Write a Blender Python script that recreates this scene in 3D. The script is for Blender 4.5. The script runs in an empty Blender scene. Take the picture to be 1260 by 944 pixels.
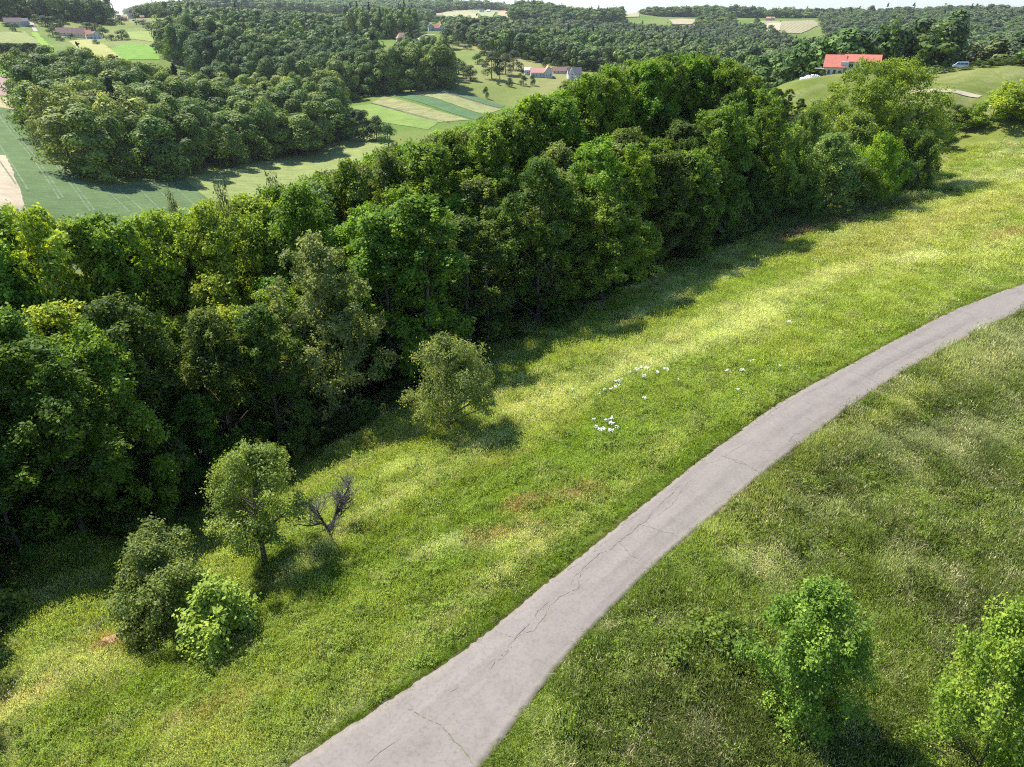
import bpy, math, random
import numpy as np
from mathutils import Vector, Matrix
from mathutils.geometry import delaunay_2d_cdt

SC = bpy.context.scene
DENOISE = False
HAZE = .00005
COL = SC.collection
R_ = math.radians

# ------------------------------------------------------------------ camera, sky, sun, exposure
CAM_Z, PITCH, FPX = 26.0, 27.8, 865.0          # drone camera: height above the road, tilt down, focal length in photo pixels
cam_d = bpy.data.cameras.new('camera'); cam = bpy.data.objects.new('camera', cam_d); COL.objects.link(cam)
cam.location = (0, 0, CAM_Z); cam.rotation_euler = (R_(90-PITCH), 0, 0)
cam_d.sensor_width = 36; cam_d.lens = 36*FPX/1260; cam_d.clip_start = 0.5; cam_d.clip_end = 30000
SC.camera = cam

SUN_DIR = Vector((-0.79, 0.61, 0)).normalized()   # horizontal direction towards the sun
SUN_EL = 53.0
wd = bpy.data.worlds.new('World'); SC.world = wd; wd.use_nodes = True
nt = wd.node_tree; bg = nt.nodes['Background']
sky = nt.nodes.new('ShaderNodeTexSky'); sky.sky_type = 'NISHITA'; sky.sun_disc = False
sky.sun_elevation = R_(SUN_EL); sky.sun_rotation = math.atan2(SUN_DIR.x, SUN_DIR.y)
sky.altitude = 300; sky.air_density = 1.0; sky.dust_density = 0.4; sky.ozone_density = 3.0
tn = nt.nodes.new('ShaderNodeMix'); tn.data_type = 'RGBA'; tn.blend_type = 'MULTIPLY'; tn.inputs[0].default_value = 1; tn.inputs[7].default_value = (.86, .97, 1.16, 1)
nt.links.new(sky.outputs[0], tn.inputs[6]); nt.links.new(tn.outputs[2], bg.inputs[0]); bg.inputs[1].default_value = 0.108
sd = bpy.data.lights.new('sun', 'SUN'); sd.energy = 4.95; sd.angle = R_(0.53); sd.color = (1.0, 0.975, 0.93)
sun = bpy.data.objects.new('sun', sd); COL.objects.link(sun)
sv = Vector((SUN_DIR.x*math.cos(R_(SUN_EL)), SUN_DIR.y*math.cos(R_(SUN_EL)), math.sin(R_(SUN_EL))))
sun.rotation_euler = sv.to_track_quat('Z', 'Y').to_euler(); sun.location = (-40, 30, 60)
vs = SC.view_settings; vs.view_transform = 'Standard'; vs.look = 'None'; vs.gamma = 1; vs.exposure = 0.77
SC.render.engine = 'CYCLES'
cy = SC.cycles; cy.use_denoising = DENOISE; cy.filter_width = 1.15; cy.max_bounces = 5; cy.diffuse_bounces = 3; cy.glossy_bounces = 1
cy.transmission_bounces = 3; cy.transparent_max_bounces = 4; cy.volume_bounces = 0
cy.use_adaptive_sampling = True; cy.adaptive_threshold = 0.02
cy.caustics_reflective = False; cy.caustics_refractive = False; cy.sample_clamp_indirect = 3

# ------------------------------------------------------------------ pixel rays and terrain heights
cp_, sp_ = math.cos(R_(PITCH)), math.sin(R_(PITCH))
def ray(px, py):
    u = (np.asarray(px, float)-630)/FPX; v = (472-np.asarray(py, float))/FPX
    return u, cp_+v*sp_, -sp_+v*cp_
ctrl = []
def Z(px, py, z):                                  # point seen at this pixel, at height z
    x, y, w = ray(px, py); t = (z-CAM_Z)/w; ctrl.append((x*t, y*t, z))
def D(px, py, r):                                  # point seen at this pixel, at horizontal distance r
    x, y, w = ray(px, py); t = r/np.hypot(x, y); ctrl.append((x*t, y*t, CAM_Z+w*t))
def A(px, r, z):                                   # a hidden point below a pixel column
    x, y, w = ray(px, 300); t = r/np.hypot(x, y); ctrl.append((x*t, y*t, z+max(0, r-150)*.0087))
# the road and the meadow on the ridge
for p in ((480,940),(560,880),(660,790),(740,715),(830,640),(940,560),(1040,485),(1150,420),(1255,366)): Z(*p, 0)
for p, z in (((200,900),-1.0),((20,930),-2.0),((0,840),-3.2),((150,790),-3.2),((325,700),-2.8),((450,620),-2.6),((550,520),-3.2),
             ((640,475),-3.4),((700,560),-1.4),((560,700),-0.9),((760,470),-2.0),((850,360),-3.2),((880,470),-0.8),((960,290),-2.8),
             ((1000,380),-0.7),((1130,240),-1.6),((1120,320),-0.5),((1230,260),0.2),((1260,200),1.0),((1250,152),1.6),((1160,180),0.2),
             ((760,930),-0.9),((800,880),-0.9),((950,760),-1.3),((1100,640),-1.4),((1200,540),-1.0),((1200,880),-2.6),((1250,740),-2.8),((1250,460),-0.4)): Z(*p, z)
for p, z in (((0,690),-6.0),((150,675),-6.2),((380,570),-6.0),((620,430),-6.0),((840,320),-4.6)): Z(*p, z)
# falling ground under the strip of woodland and behind it
for px, r, z in ((0,62,-12),(0,90,-18),(0,130,-24),(0,175,-27),(300,62,-11),(300,90,-16),(300,130,-22),(300,190,-28),(500,80,-9.5),(500,120,-16),
                 (500,200,-25),(700,120,-7),(700,170,-14),(700,260,-22),(850,135,-3),(850,180,-6),(850,260,-14),(-260,50,-10),(-260,90,-18),(-260,160,-26),
                 (620,330,-26),(700,400,-24),(850,400,-20)): A(px, r, z)
# valley floor
for p in ((0,255,205),(60,245,222),(100,226,245),(200,250,228),(300,222,266),(380,205,290),(450,180,318),(480,170,330),(0,145,368),(20,120,400),(420,150,375),
          (480,150,385),(540,140,410),(540,112,470),(620,125,470),(600,108,500),(700,110,520),(660,96,560),(560,85,600),(0,85,560),(60,65,640),(0,62,660)): D(*p)
# slopes behind
for p in ((130,52,780),(20,40,850),(110,46,880),(60,24,960),(180,55,740),(213,36,860),(200,20,1250),(250,58,640),(495,54,800),(535,40,920),(560,60,740),
          (620,66,690),(700,80,640),(745,86,620)): D(*p)
for px, r, z in ((300,520,-25),(300,720,-9),(400,560,-22),(400,720,-12),(450,900,-4),(350,950,2),(250,1050,4),(100,1100,3),(60,1080,9),(0,1100,16),(160,1180,9),(128,1180,4),(0,1400,-6),(100,1500,-20),(160,1600,-18),(100,2500,-30),(220,1320,4),(240,1900,0),(330,1600,11),
                 (600,1000,-12),(700,900,-16),(800,700,-18),(850,1000,-24),(920,1150,-36),(990,1150,-34),(840,1400,-28),(700,1300,-10),(950,700,-18),(550,1300,-14),(540,1050,-8),
                 (550,2000,2),(480,2400,6),(520,2900,20),(620,2600,10),(300,2400,16),(650,1750,13),(720,1900,-6),(700,2600,-22),(640,3400,-5),(400,3600,14),(790,2000,-1),(840,2050,-2),(960,2400,-22),(760,3000,-24),(880,3000,-32),
                 (900,2000,-4),(960,1950,-4),(1010,1900,-4),(1100,1300,-4),(1100,1600,4),(1180,1200,-6),(1250,1500,-1),(1250,1100,-6),(1240,700,-10),(1050,700,-14),
                 (1240,2500,-20),(1050,2600,-20),(1000,420,-8),(1150,420,-6),(1250,420,-3)): A(px, r, z)
# the ridge beyond the meadow, with the red-roofed house
for p in ((1170,119,208),(1250,118,214),(1140,100,250),(1250,95,262),(1180,84,288),(1255,80,300),(1040,90,250),(1000,96,236),(960,105,215),(1000,130,190),(900,150,160)): D(*p)
A(1070,150,0.0); A(1070,190,2.5); A(1250,180,1.2)
for p in ((950,42,1350),(950,25,1620),(915,40,1380),(1000,42,1370),(985,27,1600),(920,28,1590),(840,30,1600),(840,25,1750),(775,22,1750),(775,17,1900)): D(*p)
A(1300,200,2.4); A(1150,200,3.2)
# outside the frame
for az, lst in ((-80, ((20,-6),(60,-16),(150,-26),(400,-26),(900,0),(2500,0),(6000,-40))), (80, ((20,-1),(60,-1),(150,0),(400,-4),(900,-10),(2500,-20),(6000,-40))),
                (-62, ((25,-5),(300,-27),(900,5))), (62, ((150,2),(300,4),(900,-8))), (-20, ((6000,-45),)), (0, ((6000,-45),)), (25, ((6000,-45),)), (-45, ((3000,-10),(6000,-40))), (45, ((3000,-22),(6000,-40)))):
    for r, z in lst: ctrl.append((r*math.sin(R_(az)), r*math.cos(R_(az)), z+max(0, r-150)*.0087))
for az in (-80, -40, 0, 40, 80): ctrl.append((5*math.sin(R_(az)), 5*math.cos(R_(az)), -0.4))
ctrl = np.array(ctrl)
def dom(x, y):
    return np.stack([np.arctan2(x, y)*2.2, np.log(np.hypot(x, y)+4.0)], -1)
CP = dom(ctrl[:,0], ctrl[:,1])
def kern(d2): return 0.5*d2*np.log(d2+1e-9)
nctl = len(CP); K = kern(((CP[:,None]-CP[None])**2).sum(-1)) + np.eye(nctl)*2e-4
P_ = np.hstack([np.ones((nctl,1)), CP]); M_ = np.block([[K, P_], [P_.T, np.zeros((3,3))]])
W_ = np.linalg.solve(M_, np.concatenate([ctrl[:,2], np.zeros(3)]))

def hash2(i, j, s):
    n = (i.astype(np.int64)*374761393 + j.astype(np.int64)*668265263 + s*974634777) & 0xffffffff
    n = ((n ^ (n >> 13))*1274126177) & 0xffffffff
    return ((n ^ (n >> 16)) & 0xffff)/65535.0
def vnoise(x, y, s=0):
    i, j = np.floor(x), np.floor(y); fx, fy = x-i, y-j
    fx = fx*fx*(3-2*fx); fy = fy*fy*(3-2*fy)
    a, b, c, d = hash2(i,j,s), hash2(i+1,j,s), hash2(i,j+1,s), hash2(i+1,j+1,s)
    return (a*(1-fx)+b*fx)*(1-fy)+(c*(1-fx)+d*fx)*fy
def fbm(x, y, s=0, o=4):
    t = 0; a = 0.5; n = 0
    for k in range(o): t = t + a*vnoise(x*2**k, y*2**k, s+k); n += a; a *= 0.5
    return t/n

def base_h(x, y):
    x = np.atleast_1d(np.asarray(x, float)); y = np.atleast_1d(np.asarray(y, float))
    sh = x.shape; x = x.ravel(); y = y.ravel(); out = np.empty(len(x))
    yy = np.where(y < 0, np.abs(y)*0.3, y)      # behind the camera the ridge simply goes on
    for a in range(0, len(x), 20000):
        q = dom(x[a:a+20000], yy[a:a+20000]); d2 = ((q[:,None]-CP[None])**2).sum(-1)
        out[a:a+20000] = kern(d2)@W_[:nctl] + W_[nctl] + q@W_[nctl+1:]
    return out.reshape(sh)
def base_hit(px, py):
    dx, dy, dz = ray(px, py); dx = np.atleast_1d(dx).astype(float); dy = np.broadcast_to(dy, dx.shape); dz = np.broadcast_to(dz, dx.shape)
    ts = np.geomspace(12, 4900, 500)
    X = dx[:,None]*ts; Y = dy[:,None]*ts; H = CAM_Z+dz[:,None]*ts-base_h(X, Y)
    k = np.argmax(H < 0, 1); k = np.where(H.min(1) < 0, k, len(ts)-1); k = np.maximum(k, 1); i = np.arange(len(dx))
    a, b = H[i,k-1], H[i,k]; f = np.clip(a/(a-b+1e-9), 0, 1); t = ts[k-1]*(1-f)+ts[k]*f
    for _ in range(3):
        h = CAM_Z+dz*t-base_h(dx*t, dy*t); sl = (h-(CAM_Z+dz*(t*1.001)-base_h(dx*t*1.001, dy*t*1.001)))/(t*0.001)
        t = np.clip(t + h/np.where(np.abs(sl) < 1e-4, 1e-4, sl), ts[k-1], ts[k])
    return np.stack([dx*t, dy*t], -1)

# road edges read off the photograph, laid on the ground
RL = [(345,948),(400,912),(494,855),(555,813),(609,773),(663,726),(729,674),(776,636),(820,600),(860,569),(903,537),(933,513),(987,480),(1040,453),(1130,404),(1174,382),(1213,366),(1262,349)]
RR = [(602,945),(635,886),(663,853),(701,801),(739,763),(790,712),(823,679),(860,651),(921,598),(973,557),(1044,503),(1105,462),(1152,436),(1213,405),(1262,381)]
def unit2(w): a = w[0]-w[2]; return a/np.hypot(*a)
def chain(pts, step=0.4, ext=10, ext_end=60):
    w = base_hit(*np.array(pts, float).T)
    a = START.copy(); b = w[-1]-w[-4]; b /= np.hypot(*b)
    w = np.vstack([w[0]+a*ext, w, w[-1]+b*ext_end*0.5+np.array([.06,-.05])*ext_end*.5, w[-1]+b*ext_end+np.array([.15,-.12])*ext_end])
    for _ in range(3):                              # corner cutting for a smooth curve
        q = [w[0]]
        for i in range(len(w)-1): q += [w[i]*.75+w[i+1]*.25, w[i]*.25+w[i+1]*.75]
        w = np.array(q+[w[-1]])
    s = np.concatenate([[0], np.cumsum(np.hypot(*np.diff(w, axis=0).T))]); t = np.arange(0, s[-1], step)
    return np.stack([np.interp(t, s, w[:,0]), np.interp(t, s, w[:,1])], -1)
START = sum(unit2(base_hit(*np.array(q[:3], float).T)) for q in (RL, RR)); START /= np.hypot(*START)
EL, ER = chain(RL), chain(RR)
nr = 420
def resamp(w, n): 
    s = np.concatenate([[0], np.cumsum(np.hypot(*np.diff(w, axis=0).T))]); t = np.linspace(0, s[-1], n)
    return np.stack([np.interp(t, s, w[:,0]), np.interp(t, s, w[:,1])], -1)
EL, ER = resamp(EL, nr), resamp(ER, nr)
# pair each left point with its nearest right point so cross-sections are square to the road
pair = [int(np.argmin(((ER-p)**2).sum(1))) for p in EL]
ER = np.array([ER[k] for k in np.maximum.accumulate(pair)])
for _ in range(50):
    ER[1:-1] = (ER[:-2]+ER[1:-1]*2+ER[2:])/4; EL[1:-1] = (EL[:-2]+EL[1:-1]*2+EL[2:])/4
ROADMID = (EL+ER)/2
def road_dist(x, y):
    """signed distance to the road's middle line (negative on the woodland side) and half width there"""
    sh = np.shape(x); x = np.ravel(x); y = np.ravel(y); d = np.full(len(x), 1e3); sg = np.zeros(len(x)); hw = np.full(len(x), 1.6)
    near = np.where((np.abs(x) < 140) & (y > -15) & (y < 130))[0]
    for a in range(0, len(near), 20000):
        i = near[a:a+20000]; d2 = (x[i,None]-ROADMID[None,::2,0])**2+(y[i,None]-ROADMID[None,::2,1])**2; k = np.argmin(d2, 1)*2
        k = np.minimum(k, nr-2); t = ROADMID[k+1]-ROADMID[k]; t /= np.hypot(t[:,0], t[:,1])[:,None]
        q = (x[i]-ROADMID[k,0])*t[:,1]-(y[i]-ROADMID[k,1])*t[:,0]
        hw[i] = np.hypot(*(EL[k]-ER[k]).T)/2; sg[i] = q; d[i] = np.sqrt(d2.min(1))
    return np.where(d < 900, np.where(np.abs(sg) < d+.5, np.sign(sg)*np.maximum(np.abs(sg), d*(d > 3)), d), 1e3).reshape(sh), hw.reshape(sh)

RZ = base_h(ROADMID[:,0], ROADMID[:,1])
def height(x, y):
    """the ground: broad slopes, small humps on the meadow, and a level bed under the road"""
    x = np.atleast_1d(np.asarray(x, float)); y = np.atleast_1d(np.asarray(y, float))
    h = base_h(x, y); r = np.hypot(x, y); sd_, hw = road_dist(x, y)
    nf = np.clip(1-(r-60)/140, 0, 1)
    rough = np.where(sd_ > 0, 0.55, 0.30)
    bump = (fbm(x*.35, y*.35, 3, 3)-.5)*rough + (fbm(x*.09, y*.09, 9, 2)-.5)*0.9
    out = np.clip((np.abs(sd_)-hw-0.1)/1.6, 0, 1); out = out*out*(3-2*out)
    bump = (fbm(x*.35, y*.35, 3, 3)-.5)*rough*np.clip(1-(r-45)/50, 0, 1) + (fbm(x*.09, y*.09, 9, 2)-.5)*.9*np.clip(1-(r-60)/70, 0, 1)
    h = h + bump*nf*out + (fbm(x*.012, y*.012, 21, 3)-.5)*6*np.clip((r-300)/600, 0, 1)
    bank = np.exp(-((np.abs(sd_)-hw-.55)/.45)**2)*np.where(sd_ < 0, .10, .16)
    return h + bank*nf
def hz(x, y): return float(height(x, y)[0])
def G(px, py):
    """the point of the ground seen at one pixel of the photograph"""
    w = base_hit(px, py)[0]; return float(w[0]), float(w[1])
def Rr(px, r, py=300):
    x, y, w = ray(px, py); t = r/math.hypot(x, y); return float(x*t), float(y*t)
def proj(x, y, z):
    """where a point of the scene lands in the photograph (to check heights against it)"""
    zz = np.asarray(z, float)-CAM_Z; dep = y*cp_-zz*sp_; up = y*sp_+zz*cp_
    return 630+FPX*x/dep, 472-FPX*up/dep
# ------------------------------------------------------------------ scene helpers
def tag(o, label=None, cat=None, group=None, kind=None):
    if label: o['label'] = label
    if cat: o['category'] = cat
    if group: o['group'] = group
    if kind: o['kind'] = kind
    return o
def link(name, me, parent=None, mat=None, loc=None):
    o = bpy.data.objects.new(name, me); COL.objects.link(o)
    if parent is not None: o.parent = parent
    if loc is not None: o.location = loc
    if mat is not None and me is not None and not me.materials: me.materials.append(mat)
    return o
def empty(name, loc, rz=0, label=None, cat=None, group=None):
    o = bpy.data.objects.new(name, None); COL.objects.link(o); o.location = loc; o.rotation_euler = (0, 0, rz)
    o.empty_display_size = .3
    return tag(o, label, cat, group)
def np_mesh(name, V, F, mats=(), mi=None, smooth=False, attrs=None):
    """mesh from arrays; F is (n,3) or (n,4)"""
    me = bpy.data.meshes.new(name); V = np.asarray(V, np.float32); F = np.asarray(F, np.int32); k = F.shape[1]
    me.vertices.add(len(V)); me.vertices.foreach_set('co', V.ravel())
    me.loops.add(F.size); me.loops.foreach_set('vertex_index', F.ravel())
    me.polygons.add(len(F)); me.polygons.foreach_set('loop_start', np.arange(len(F), dtype=np.int32)*k)
    for m in mats: me.materials.append(m)
    if mi is not None: me.polygons.foreach_set('material_index', np.asarray(mi, np.int32))
    if smooth: me.polygons.foreach_set('use_smooth', np.ones(len(F), bool))
    for an, (ty, domn, data) in (attrs or {}).items():
        a = me.attributes.new(an, ty, domn); a.data.foreach_set('color' if 'COLOR' in ty else ('vector' if 'VECTOR' in ty else 'value'), np.asarray(data, np.float32).ravel())
    me.update(); me.validate(); return me
def py_mesh(name, V, F, mats=(), mi=None, smooth=False):
    me = bpy.data.meshes.new(name); me.from_pydata(V, [], F)
    for m in mats: me.materials.append(m)
    if mi: me.polygons.foreach_set('material_index', mi)
    if smooth: me.polygons.foreach_set('use_smooth', [True]*len(F))
    me.update(); return me
def rgba(c): return (c[0], c[1], c[2], 1)

# ------------------------------------------------------------------ materials
def new_mat(name):
    m = bpy.data.materials.new(name); m.use_nodes = True; t = m.node_tree; t.nodes.clear()
    o = t.nodes.new('ShaderNodeOutputMaterial'); return m, t, o
def nd(t, ty, ins=None, **kw):
    n = t.nodes.new(ty)
    for k, v in kw.items(): setattr(n, k, v)
    for k, v in (ins or {}).items():
        if isinstance(v, bpy.types.NodeSocket): t.links.new(v, n.inputs[k])
        else: n.inputs[k].default_value = v
    return n
def ramp(t, fac, stops):
    n = nd(t, 'ShaderNodeValToRGB', {0: fac}); e = n.color_ramp.elements
    while len(e) < len(stops): e.new(0.5)
    for q, (p, c) in zip(e, stops): q.position = p; q.color = rgba(c) if len(c) == 3 else c
    return n.outputs[0]
def noise(t, scale, detail=4, vec=None, rough=.55):
    n = nd(t, 'ShaderNodeTexNoise', {'Scale': scale, 'Detail': detail, 'Roughness': rough})
    if vec is not None: t.links.new(vec, n.inputs['Vector'])
    return n
def mul(t, a, b, f=1.0, mode='MULTIPLY'):
    n = nd(t, 'ShaderNodeMix', data_type='RGBA', blend_type=mode)
    if isinstance(f, bpy.types.NodeSocket): t.links.new(f, n.inputs[0])
    else: n.inputs[0].default_value = f
    for s, v in ((6, a), (7, b)):
        if isinstance(v, bpy.types.NodeSocket): t.links.new(v, n.inputs[s])
        else: n.inputs[s].default_value = v
    return n.outputs[2]
def rng_map(t, v, a, b, c, d):
    return nd(t, 'ShaderNodeMapRange', {0: v, 1: a, 2: b, 3: c, 4: d}).outputs[0]
def leafy(name, src, trans=.45, tcol=(1.25, 1.35, .6), var=(.55, 1.35), hue=.02, spec=.3, wobble=None):
    """foliage: diffuse and see-through leaf light; src 'obj' takes the object's own colour, 'inst' the point's tint, or a fixed colour"""
    m, t, o = new_mat(name)
    if src == 'obj': c = nd(t, 'ShaderNodeObjectInfo').outputs['Color']
    elif src == 'inst': c = nd(t, 'ShaderNodeAttribute', attribute_type='INSTANCER', attribute_name='tint').outputs['Color']
    else: c = rgba(src)
    v = nd(t, 'ShaderNodeAttribute', attribute_type='GEOMETRY', attribute_name='v').outputs['Fac']
    f = rng_map(t, nd(t, 'ShaderNodeMath', {0: v, 1: 1.3}, operation='POWER').outputs[0], 0, 1, var[0], var[1])
    c = mul(t, c, nd(t, 'ShaderNodeCombineColor', {0: f, 1: f, 2: f}).outputs[0])
    if wobble:
        n = noise(t, wobble, 3, nd(t, 'ShaderNodeNewGeometry').outputs['Position']).outputs['Fac']
        g = rng_map(t, n, .3, .7, .72, 1.3); c = mul(t, c, nd(t, 'ShaderNodeCombineColor', {0: g, 1: g, 2: g}).outputs[0])
    h = nd(t, 'ShaderNodeHueSaturation', {'Color': c, 'Hue': rng_map(t, v, 0, 1, .5+hue, .5-hue)}).outputs[0]
    p = nd(t, 'ShaderNodeBsdfPrincipled', {'Base Color': h, 'Roughness': .6, 'Specular IOR Level': spec*.5})
    tr = nd(t, 'ShaderNodeBsdfTranslucent', {'Color': mul(t, h, rgba(tcol))})
    x = nd(t, 'ShaderNodeMixShader', {0: trans, 1: p.outputs[0], 2: tr.outputs[0]})
    t.links.new(x.outputs[0], o.inputs[0]); return m
def plain(name, col, rough=.8, nscale=0, namp=.25, bump=0, bscale=30, spec=.3, metal=0, detail=5):
    m, t, o = new_mat(name); c = rgba(col); geo = nd(t, 'ShaderNodeNewGeometry').outputs['Position']
    if nscale:
        n = noise(t, nscale, detail, geo).outputs['Fac']; f = rng_map(t, n, .3, .7, 1-namp, 1+namp)
        c = mul(t, c, nd(t, 'ShaderNodeCombineColor', {0: f, 1: f, 2: f}).outputs[0])
    p = nd(t, 'ShaderNodeBsdfPrincipled', {'Base Color': c, 'Roughness': rough, 'Specular IOR Level': spec, 'Metallic': metal})
    if bump:
        b = nd(t, 'ShaderNodeBump', {'Height': noise(t, bscale, 4, geo).outputs['Fac'], 'Strength': bump, 'Distance': .05}); t.links.new(b.outputs[0], p.inputs['Normal'])
    t.links.new(p.outputs[0], o.inputs[0]); return m

# ------------------------------------------------------------------ what grows where: soil and grass colours over the ground, some shade painted in
def stroke(pts, w): return (base_hit(*np.array(pts, float).T) if len(pts) > 0 else None, w)
GREEN, YELLOW, STRAW, RUST, RICH, PALE, OLIVE, GRASS_SHADE = (.140,.188,.030), (.205,.222,.046), (.31,.30,.15), (.24,.155,.08), (.095,.142,.015), (.30,.31,.15), (.125,.160,.034), (.055,.070,.018)  # the last, darkest tone paints the shade between grass mounds
STROKES = [(stroke(p, w), c, s) for p, w, c, s in (
    ([(360,715),(450,645),(520,590),(600,545),(680,485)], 1.3, STRAW, .4), ([(640,500),(740,455),(860,400),(960,362),(1060,330)], 2.6, STRAW, .35),
    ([(790,460),(880,418),(960,385)], 1.5, PALE, .5), ([(560,680),(640,610),(740,545),(850,500),(960,455)], 2.6, GREEN, .95),
    ([(440,672),(520,622),(620,565),(700,520)], .9, YELLOW, .8), ([(400,740),(500,650),(600,585)], 1.0, RICH, .5),
    ([(640,625),(730,605)], .9, RUST, .8), ([(590,668),(660,655)], .8, RUST, .6), ([(610,680),(655,660)], .5, PALE, .7),
    ([(955,295),(1010,278),(1060,262),(1130,243)], 1.5, RUST, .9), ([(1060,310),(1160,272),(1250,245)], 5.5, (.27,.235,.08), .45),
    ([(1110,322),(1150,318)], 1.6, PALE, .7), ([(1225,292),(1262,284)], 1.6, RUST, .6), ([(1190,300),(1250,330)], 3, YELLOW, .5),
    ([(505,695),(560,674)], .7, PALE, .9), ([(470,715),(490,712)], .35, PALE, .8), ([(385,650),(450,600),(500,575)], 1.2, PALE, .5),
    ([(-10,905),(60,860),(120,830)], .9, STRAW, .6), ([(10,875),(60,850)], .4, RUST, .35), ([(120,805),(170,785)], .5, RUST, .9),
    ([(60,930),(180,850),(300,790),(420,700)], .9, RICH, .55), ([(180,900),(300,850)], .8, YELLOW, .5), ([(230,880),(300,870)], .35, RUST, .4),
    ([(1120,175),(1200,165),(1262,160)], 9, YELLOW, .6), ([(1200,170),(1262,172)], 2.0, RICH, .5), ([(1180,225),(1262,215)], 5, STRAW, .45),
    ([(1180,205),(1262,200)], 4, GREEN, .5), ([(880,480),(980,430),(1080,390),(1180,350)], 3.0, YELLOW, .3),
    ([(420,905),(560,800),(680,695),(780,618),(900,525)], .7, RICH, .9), ([(960,480),(1100,405),(1220,352)], .8, RICH, .4),
    ([(640,930),(720,830),(800,745),(880,670)], .9, GREEN, .8), ([(880,670),(960,600),(1060,530),(1180,455)], 1.0, YELLOW, .6),
    ([(700,860),(740,800),(830,720)], .8, GRASS_SHADE, .6), ([(980,600),(1060,560),(1150,520)], 1.2, GRASS_SHADE, .6), ([(900,700),(960,690)], .8, STRAW, .6),
    ([(1180,460),(1262,420)], 2.0, STRAW, .35), ([(1100,560),(1262,520)], 2.0, STRAW, .3), ([(1060,600),(1262,640)], 1.4, OLIVE, .6),
    ([(1090,935),(1120,880)], .6, GRASS_SHADE, .5))]
def seg_d(x, y, w):
    d = np.full(x.shape, 1e9)
    for a, b in zip(w[:-1], w[1:]):
        ab = b-a; t = np.clip(((x-a[0])*ab[0]+(y-a[1])*ab[1])/(ab@ab), 0, 1); d = np.minimum(d, np.hypot(x-a[0]-t*ab[0], y-a[1]-t*ab[1]))
    return d
def lerp(c, k, f): f = np.clip(f, 0, 1)[:,None]; return c*(1-f)+np.array(k)*f
def inside(x, y, poly):
    r = np.zeros(x.shape, bool); n = len(poly)
    for i in range(n):
        (x1, y1), (x2, y2) = poly[i], poly[i-1]
        c = (y1 > y) != (y2 > y)
        if y1 != y2: r ^= c & (x < (x2-x1)*(y-y1)/(y2-y1)+x1)
    return r
# the strip of woodland beside the meadow: front edge where its foot is seen, then its far side
FOREST_FRONT = [(0,688),(130,672),(260,622),(380,568),(500,500),(600,437),(700,398),(790,352),(860,318),(915,292)]
FF = [(-62,-8),(-42,2),(-31,12),(-27.5,21),(-32,30)]+[tuple(p) for p in base_hit(*np.array(FOREST_FRONT, float).T)]
FB = [Rr(980, 152), Rr(920, 185), Rr(820, 165), Rr(740, 150), Rr(640, 132), Rr(520, 112), Rr(400, 92), Rr(250, 78), Rr(80, 74), Rr(-120, 74), (-72,38), (-76,0)]
FOREST = FF+FB
def ground_tint(x, y):
    n = x.size; r = np.hypot(x, y); sd_, hw = road_dist(x, y); right = (sd_ > 0) & (sd_ < 900)
    f1, f2, f3 = fbm(x*.16, y*.16, 31, 4), fbm(x*.6, y*.6, 41, 3), fbm(x*.05, y*.05, 51, 3)
    c = np.tile(np.array(GREEN)*.6+np.array(YELLOW)*.4, (n, 1))
    c = lerp(c, YELLOW, (f1-.46)*2.4); c = lerp(c, STRAW, (f3-.5)*1.1+(f2-.62)*1.2); c = lerp(c, RICH, (.40-f1)*2)
    st = fbm((x+y)*.035, (x-y)*.42, 33, 4); c = lerp(c, STRAW, (st-.55)*2.2); c = lerp(c, RICH, (.41-st)*2.0)
    cr = np.tile(np.array(OLIVE), (n, 1))*.66; cr = lerp(cr, GRASS_SHADE, (f1-.42)*4.5); cr = lerp(cr, STRAW, (f2-.60)*2.2); cr = lerp(cr, GREEN, (.45-f3)*3)
    c[right] = cr[right]
    nearm = (r < 230)
    xi, yi = x[nearm], y[nearm]; cn = c[nearm]; wob = (fbm(xi*.5, yi*.5, 61, 3)-.5)
    for (w, wd_), k, s in STROKES:
        d = seg_d(xi, yi, w)/wd_+wob*1.6; cn = lerp(cn, k, s*np.clip(1.35-d, 0, 1))
    c[nearm] = cn
    far = np.clip((r-230)/120, 0, 1); cf = np.tile(np.array((.20,.24,.06)), (n, 1)); f4 = fbm(x*.012, y*.012, 71, 3)
    cf = lerp(cf, (.125,.20,.035), (f4-.45)*4); cf = lerp(cf, (.30,.28,.11), (.42-f4)*4); c = c*(1-far[:,None])+cf*far[:,None]
    return c
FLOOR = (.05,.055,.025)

M_ground, t, o = new_mat('ground_soil_and_grass')
geo = nd(t, 'ShaderNodeNewGeometry').outputs['Position']
n1 = noise(t, 1.8, 6, geo).outputs['Fac']; n2 = noise(t, 9, 5, geo, .65).outputs['Fac']; n3 = noise(t, .25, 5, geo).outputs['Fac']
c = nd(t, 'ShaderNodeAttribute', attribute_type='GEOMETRY', attribute_name='tint').outputs['Color']
c = mul(t, c, ramp(t, n2, [(.25,(.55,.55,.55)),(.5,(.95,.95,.95)),(.75,(1.4,1.35,1.3))])); c = mul(t, c, ramp(t, n1, [(.3,(.78,.8,.8)),(.7,(1.15,1.13,1.1))])); c = mul(t, c, ramp(t, n3, [(.3,(.88,.9,.9)),(.7,(1.08,1.06,1.04))]))
p = nd(t, 'ShaderNodeBsdfPrincipled', {'Base Color': c, 'Roughness': .95, 'Specular IOR Level': .1})
b = nd(t, 'ShaderNodeBump', {'Height': n2, 'Strength': .6, 'Distance': .12}); t.links.new(b.outputs[0], p.inputs['Normal']); t.links.new(p.outputs[0], o.inputs[0])

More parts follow.
